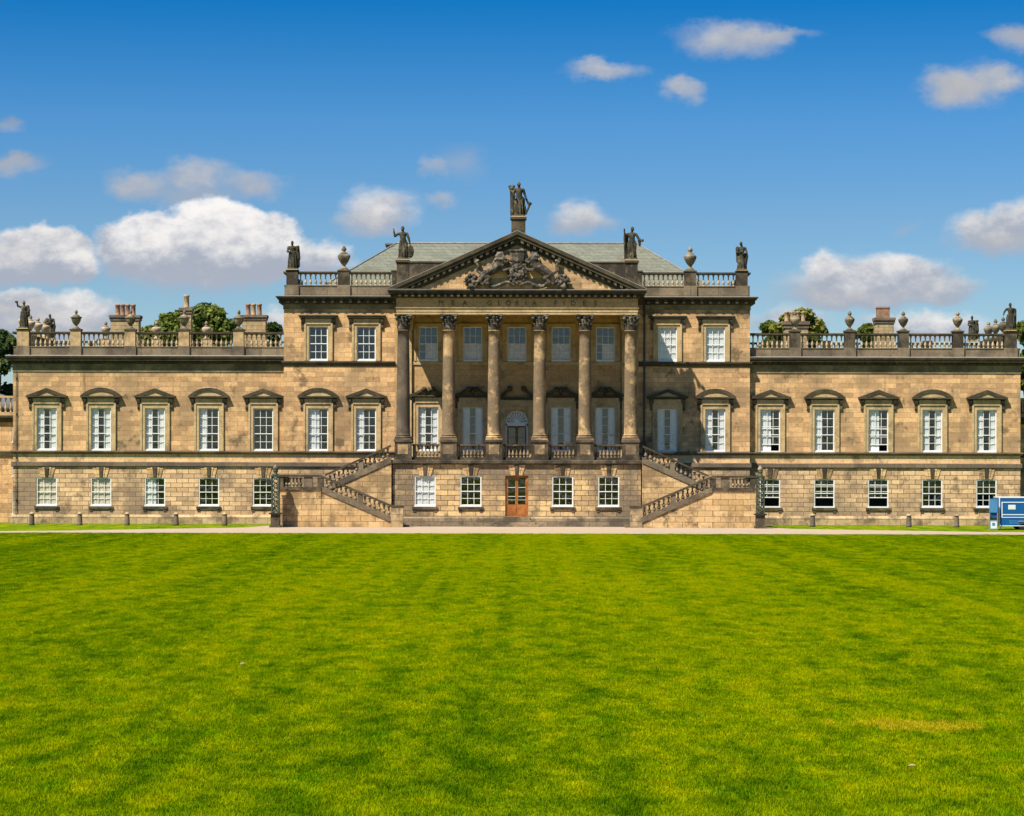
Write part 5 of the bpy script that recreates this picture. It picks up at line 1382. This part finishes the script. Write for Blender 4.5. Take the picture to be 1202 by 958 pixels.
tree(117, 62, 377, 13, 'second thin pointed tree, close against the four pot chimney', 'leaf_dark', 5, cyl=True, n=1500)
tree(320, 52, 379, 22, 'small dark tree top against the central block, behind the left wing', 'leaf_dark', 6, n=2200)
tree(-2, 34, 388, 62, 'dark green tree beyond the left end of the house', 'leaf_dark', 7, n=9000, bottom=.06)
tree(-40, 26, 372, 90, 'larger dark tree mostly outside the left edge', 'leaf_dark', 8, n=8000, bottom=.05)
tree(938, 46, 361, 70, 'round green tree behind the buff pots of the right wing', 'leaf_olive', 9, n=8000)
tree(905, 50, 376, 34, 'low tree between the central block and the buff pots', 'leaf_green', 10, n=3500)
tree(1018, 52, 379, 36, 'low tree left of the square brick flue', 'leaf_green', 11, n=3200)
tree(1208, 34, 373, 46, 'green tree beyond the right end of the house', 'leaf_green', 12, n=7000, bottom=.05)
tree(1250, 28, 360, 80, 'larger tree mostly outside the right edge', 'leaf_dark', 13, n=7000, bottom=.05)

# ------------------------------------------------------------------ grass blades, one object
def grass():
    r = random.Random(21); T = 4.0; v = []; f = []; tone = []
    for _ in range(26000):
        x, y = r.uniform(-T / 2, T / 2), r.uniform(-T / 2, T / 2)
        cl = .5 + .5 * mnoise.noise(Vector((x * 1.7, y * 1.7, 3.3))) + .35 * mnoise.noise(Vector((x * 5, y * 5, 8.1)))
        h = (.020 + .052 * max(0, min(1.3, cl))) * r.uniform(.6, 1.4); w = r.uniform(.0045, .009)
        a = r.uniform(0, PI); dx, dy = math.cos(a) * w, math.sin(a) * w; la = r.uniform(0, 2 * PI); ln = h * r.uniform(.15, .75); lx, ly_ = math.cos(la) * ln, math.sin(la) * ln
        m = len(v); v += [(x - dx, y - dy, 0), (x + dx, y + dy, 0), (x + dx * .7 + lx * .4, y + dy * .7 + ly_ * .4, h * .6), (x - dx * .7 + lx * .4, y - dy * .7 + ly_ * .4, h * .6), (x + lx, y + ly_, h)]
        tn = .5 + .5 * mnoise.noise(Vector((x * 3.1, y * 3.1, 1.7))) + .5 * mnoise.noise(Vector((x * 9, y * 9, 5.7))); f += [(m, m + 1, m + 2, m + 3), (m + 3, m + 2, m + 4)]; tone += [min(1, max(0, .45 * r.random() + .55 * tn))] * 5
    me = bpy.data.meshes.new('grass'); me.from_pydata(v, [], f); me.materials.append(M['grass_blade'])
    at = me.attributes.new('blade_tone', 'FLOAT', 'POINT'); at.data.foreach_set('value', tone)
    o = link('grass', me); tag(o, 'short bright green mown grass covering the whole lawn', 'grass', kind='stuff')
    g = bpy.data.node_groups.new('grass_patches', 'GeometryNodeTree')
    g.interface.new_socket('Geometry', in_out='INPUT', socket_type='NodeSocketGeometry'); g.interface.new_socket('Geometry', in_out='OUTPUT', socket_type='NodeSocketGeometry')
    N = g.nodes; K = g.links
    gi = N.new('NodeGroupInput'); go = N.new('NodeGroupOutput')
    y0, y1 = -154.0, YNEAR - 2.2; nx, ny = 21, int((y1 - y0) / T) + 1
    gr = N.new('GeometryNodeMeshGrid'); gr.inputs['Size X'].default_value = T * (nx - 1); gr.inputs['Size Y'].default_value = T * (ny - 1); gr.inputs['Vertices X'].default_value = nx; gr.inputs['Vertices Y'].default_value = ny
    tr = N.new('GeometryNodeTransform'); tr.inputs['Translation'].default_value = (0, y1 - T * (ny - 1) / 2, .002); K.new(gr.outputs[0], tr.inputs[0])
    ip = N.new('GeometryNodeInstanceOnPoints'); K.new(tr.outputs[0], ip.inputs['Points']); K.new(gi.outputs[0], ip.inputs['Instance'])
    rv = N.new('FunctionNodeRandomValue'); rv.data_type = 'INT'; rv.inputs[4].default_value = 0; rv.inputs[5].default_value = 3
    mu = N.new('ShaderNodeMath'); mu.operation = 'MULTIPLY'; mu.inputs[1].default_value = PI / 2; K.new(rv.outputs[2], mu.inputs[0])
    cx = N.new('ShaderNodeCombineXYZ'); K.new(mu.outputs[0], cx.inputs[2]); K.new(cx.outputs[0], ip.inputs['Rotation'])
    K.new(ip.outputs[0], go.inputs[0])
    md = o.modifiers.new('patches', 'NODES'); md.node_group = g
grass()

# ------------------------------------------------------------------ scraps on the lawn
def lawn_pt(px, py):
    d = H * F / (py - HOR); return ((px - 601) * d / F + CAMX, d - D, .055)
def leaf_scrap(px, py, s, mt, label, name='fallen_leaf', rz=.4):
    b = MB().use(mt, True); n = 9
    for i in range(n):
        t = i / (n - 1); w = math.sin(PI * t) ** .8 * s * .42 + .002
        for sd in (-1, 0, 1): b.v.append(((t - .5) * s * 2, sd * w, .02 * math.sin(3 * t) + .016 * abs(sd) + (.004 if sd else 0)))
    for i in range(n - 1):
        for sd in (0, 1): k = 3 * i + sd; b.face((k, k + 1, k + 4, k + 3))
    o = b.obj(name, None, lawn_pt(px, py)); o.rotation_euler = (.35, -.1, rz); tag(o, label, 'leaf')
leaf_scrap(285, 784, .07, 'dry_leaf', 'small pale dry leaf lying in the middle left of the lawn')
leaf_scrap(1071, 904, .065, 'dry_leaf', 'tan curled leaf lying in the near right of the lawn', rz=-.5)
leaf_scrap(489, 828, .05, 'dark_bird', 'tiny dark leaf lying on the lawn near its middle', rz=1.3)
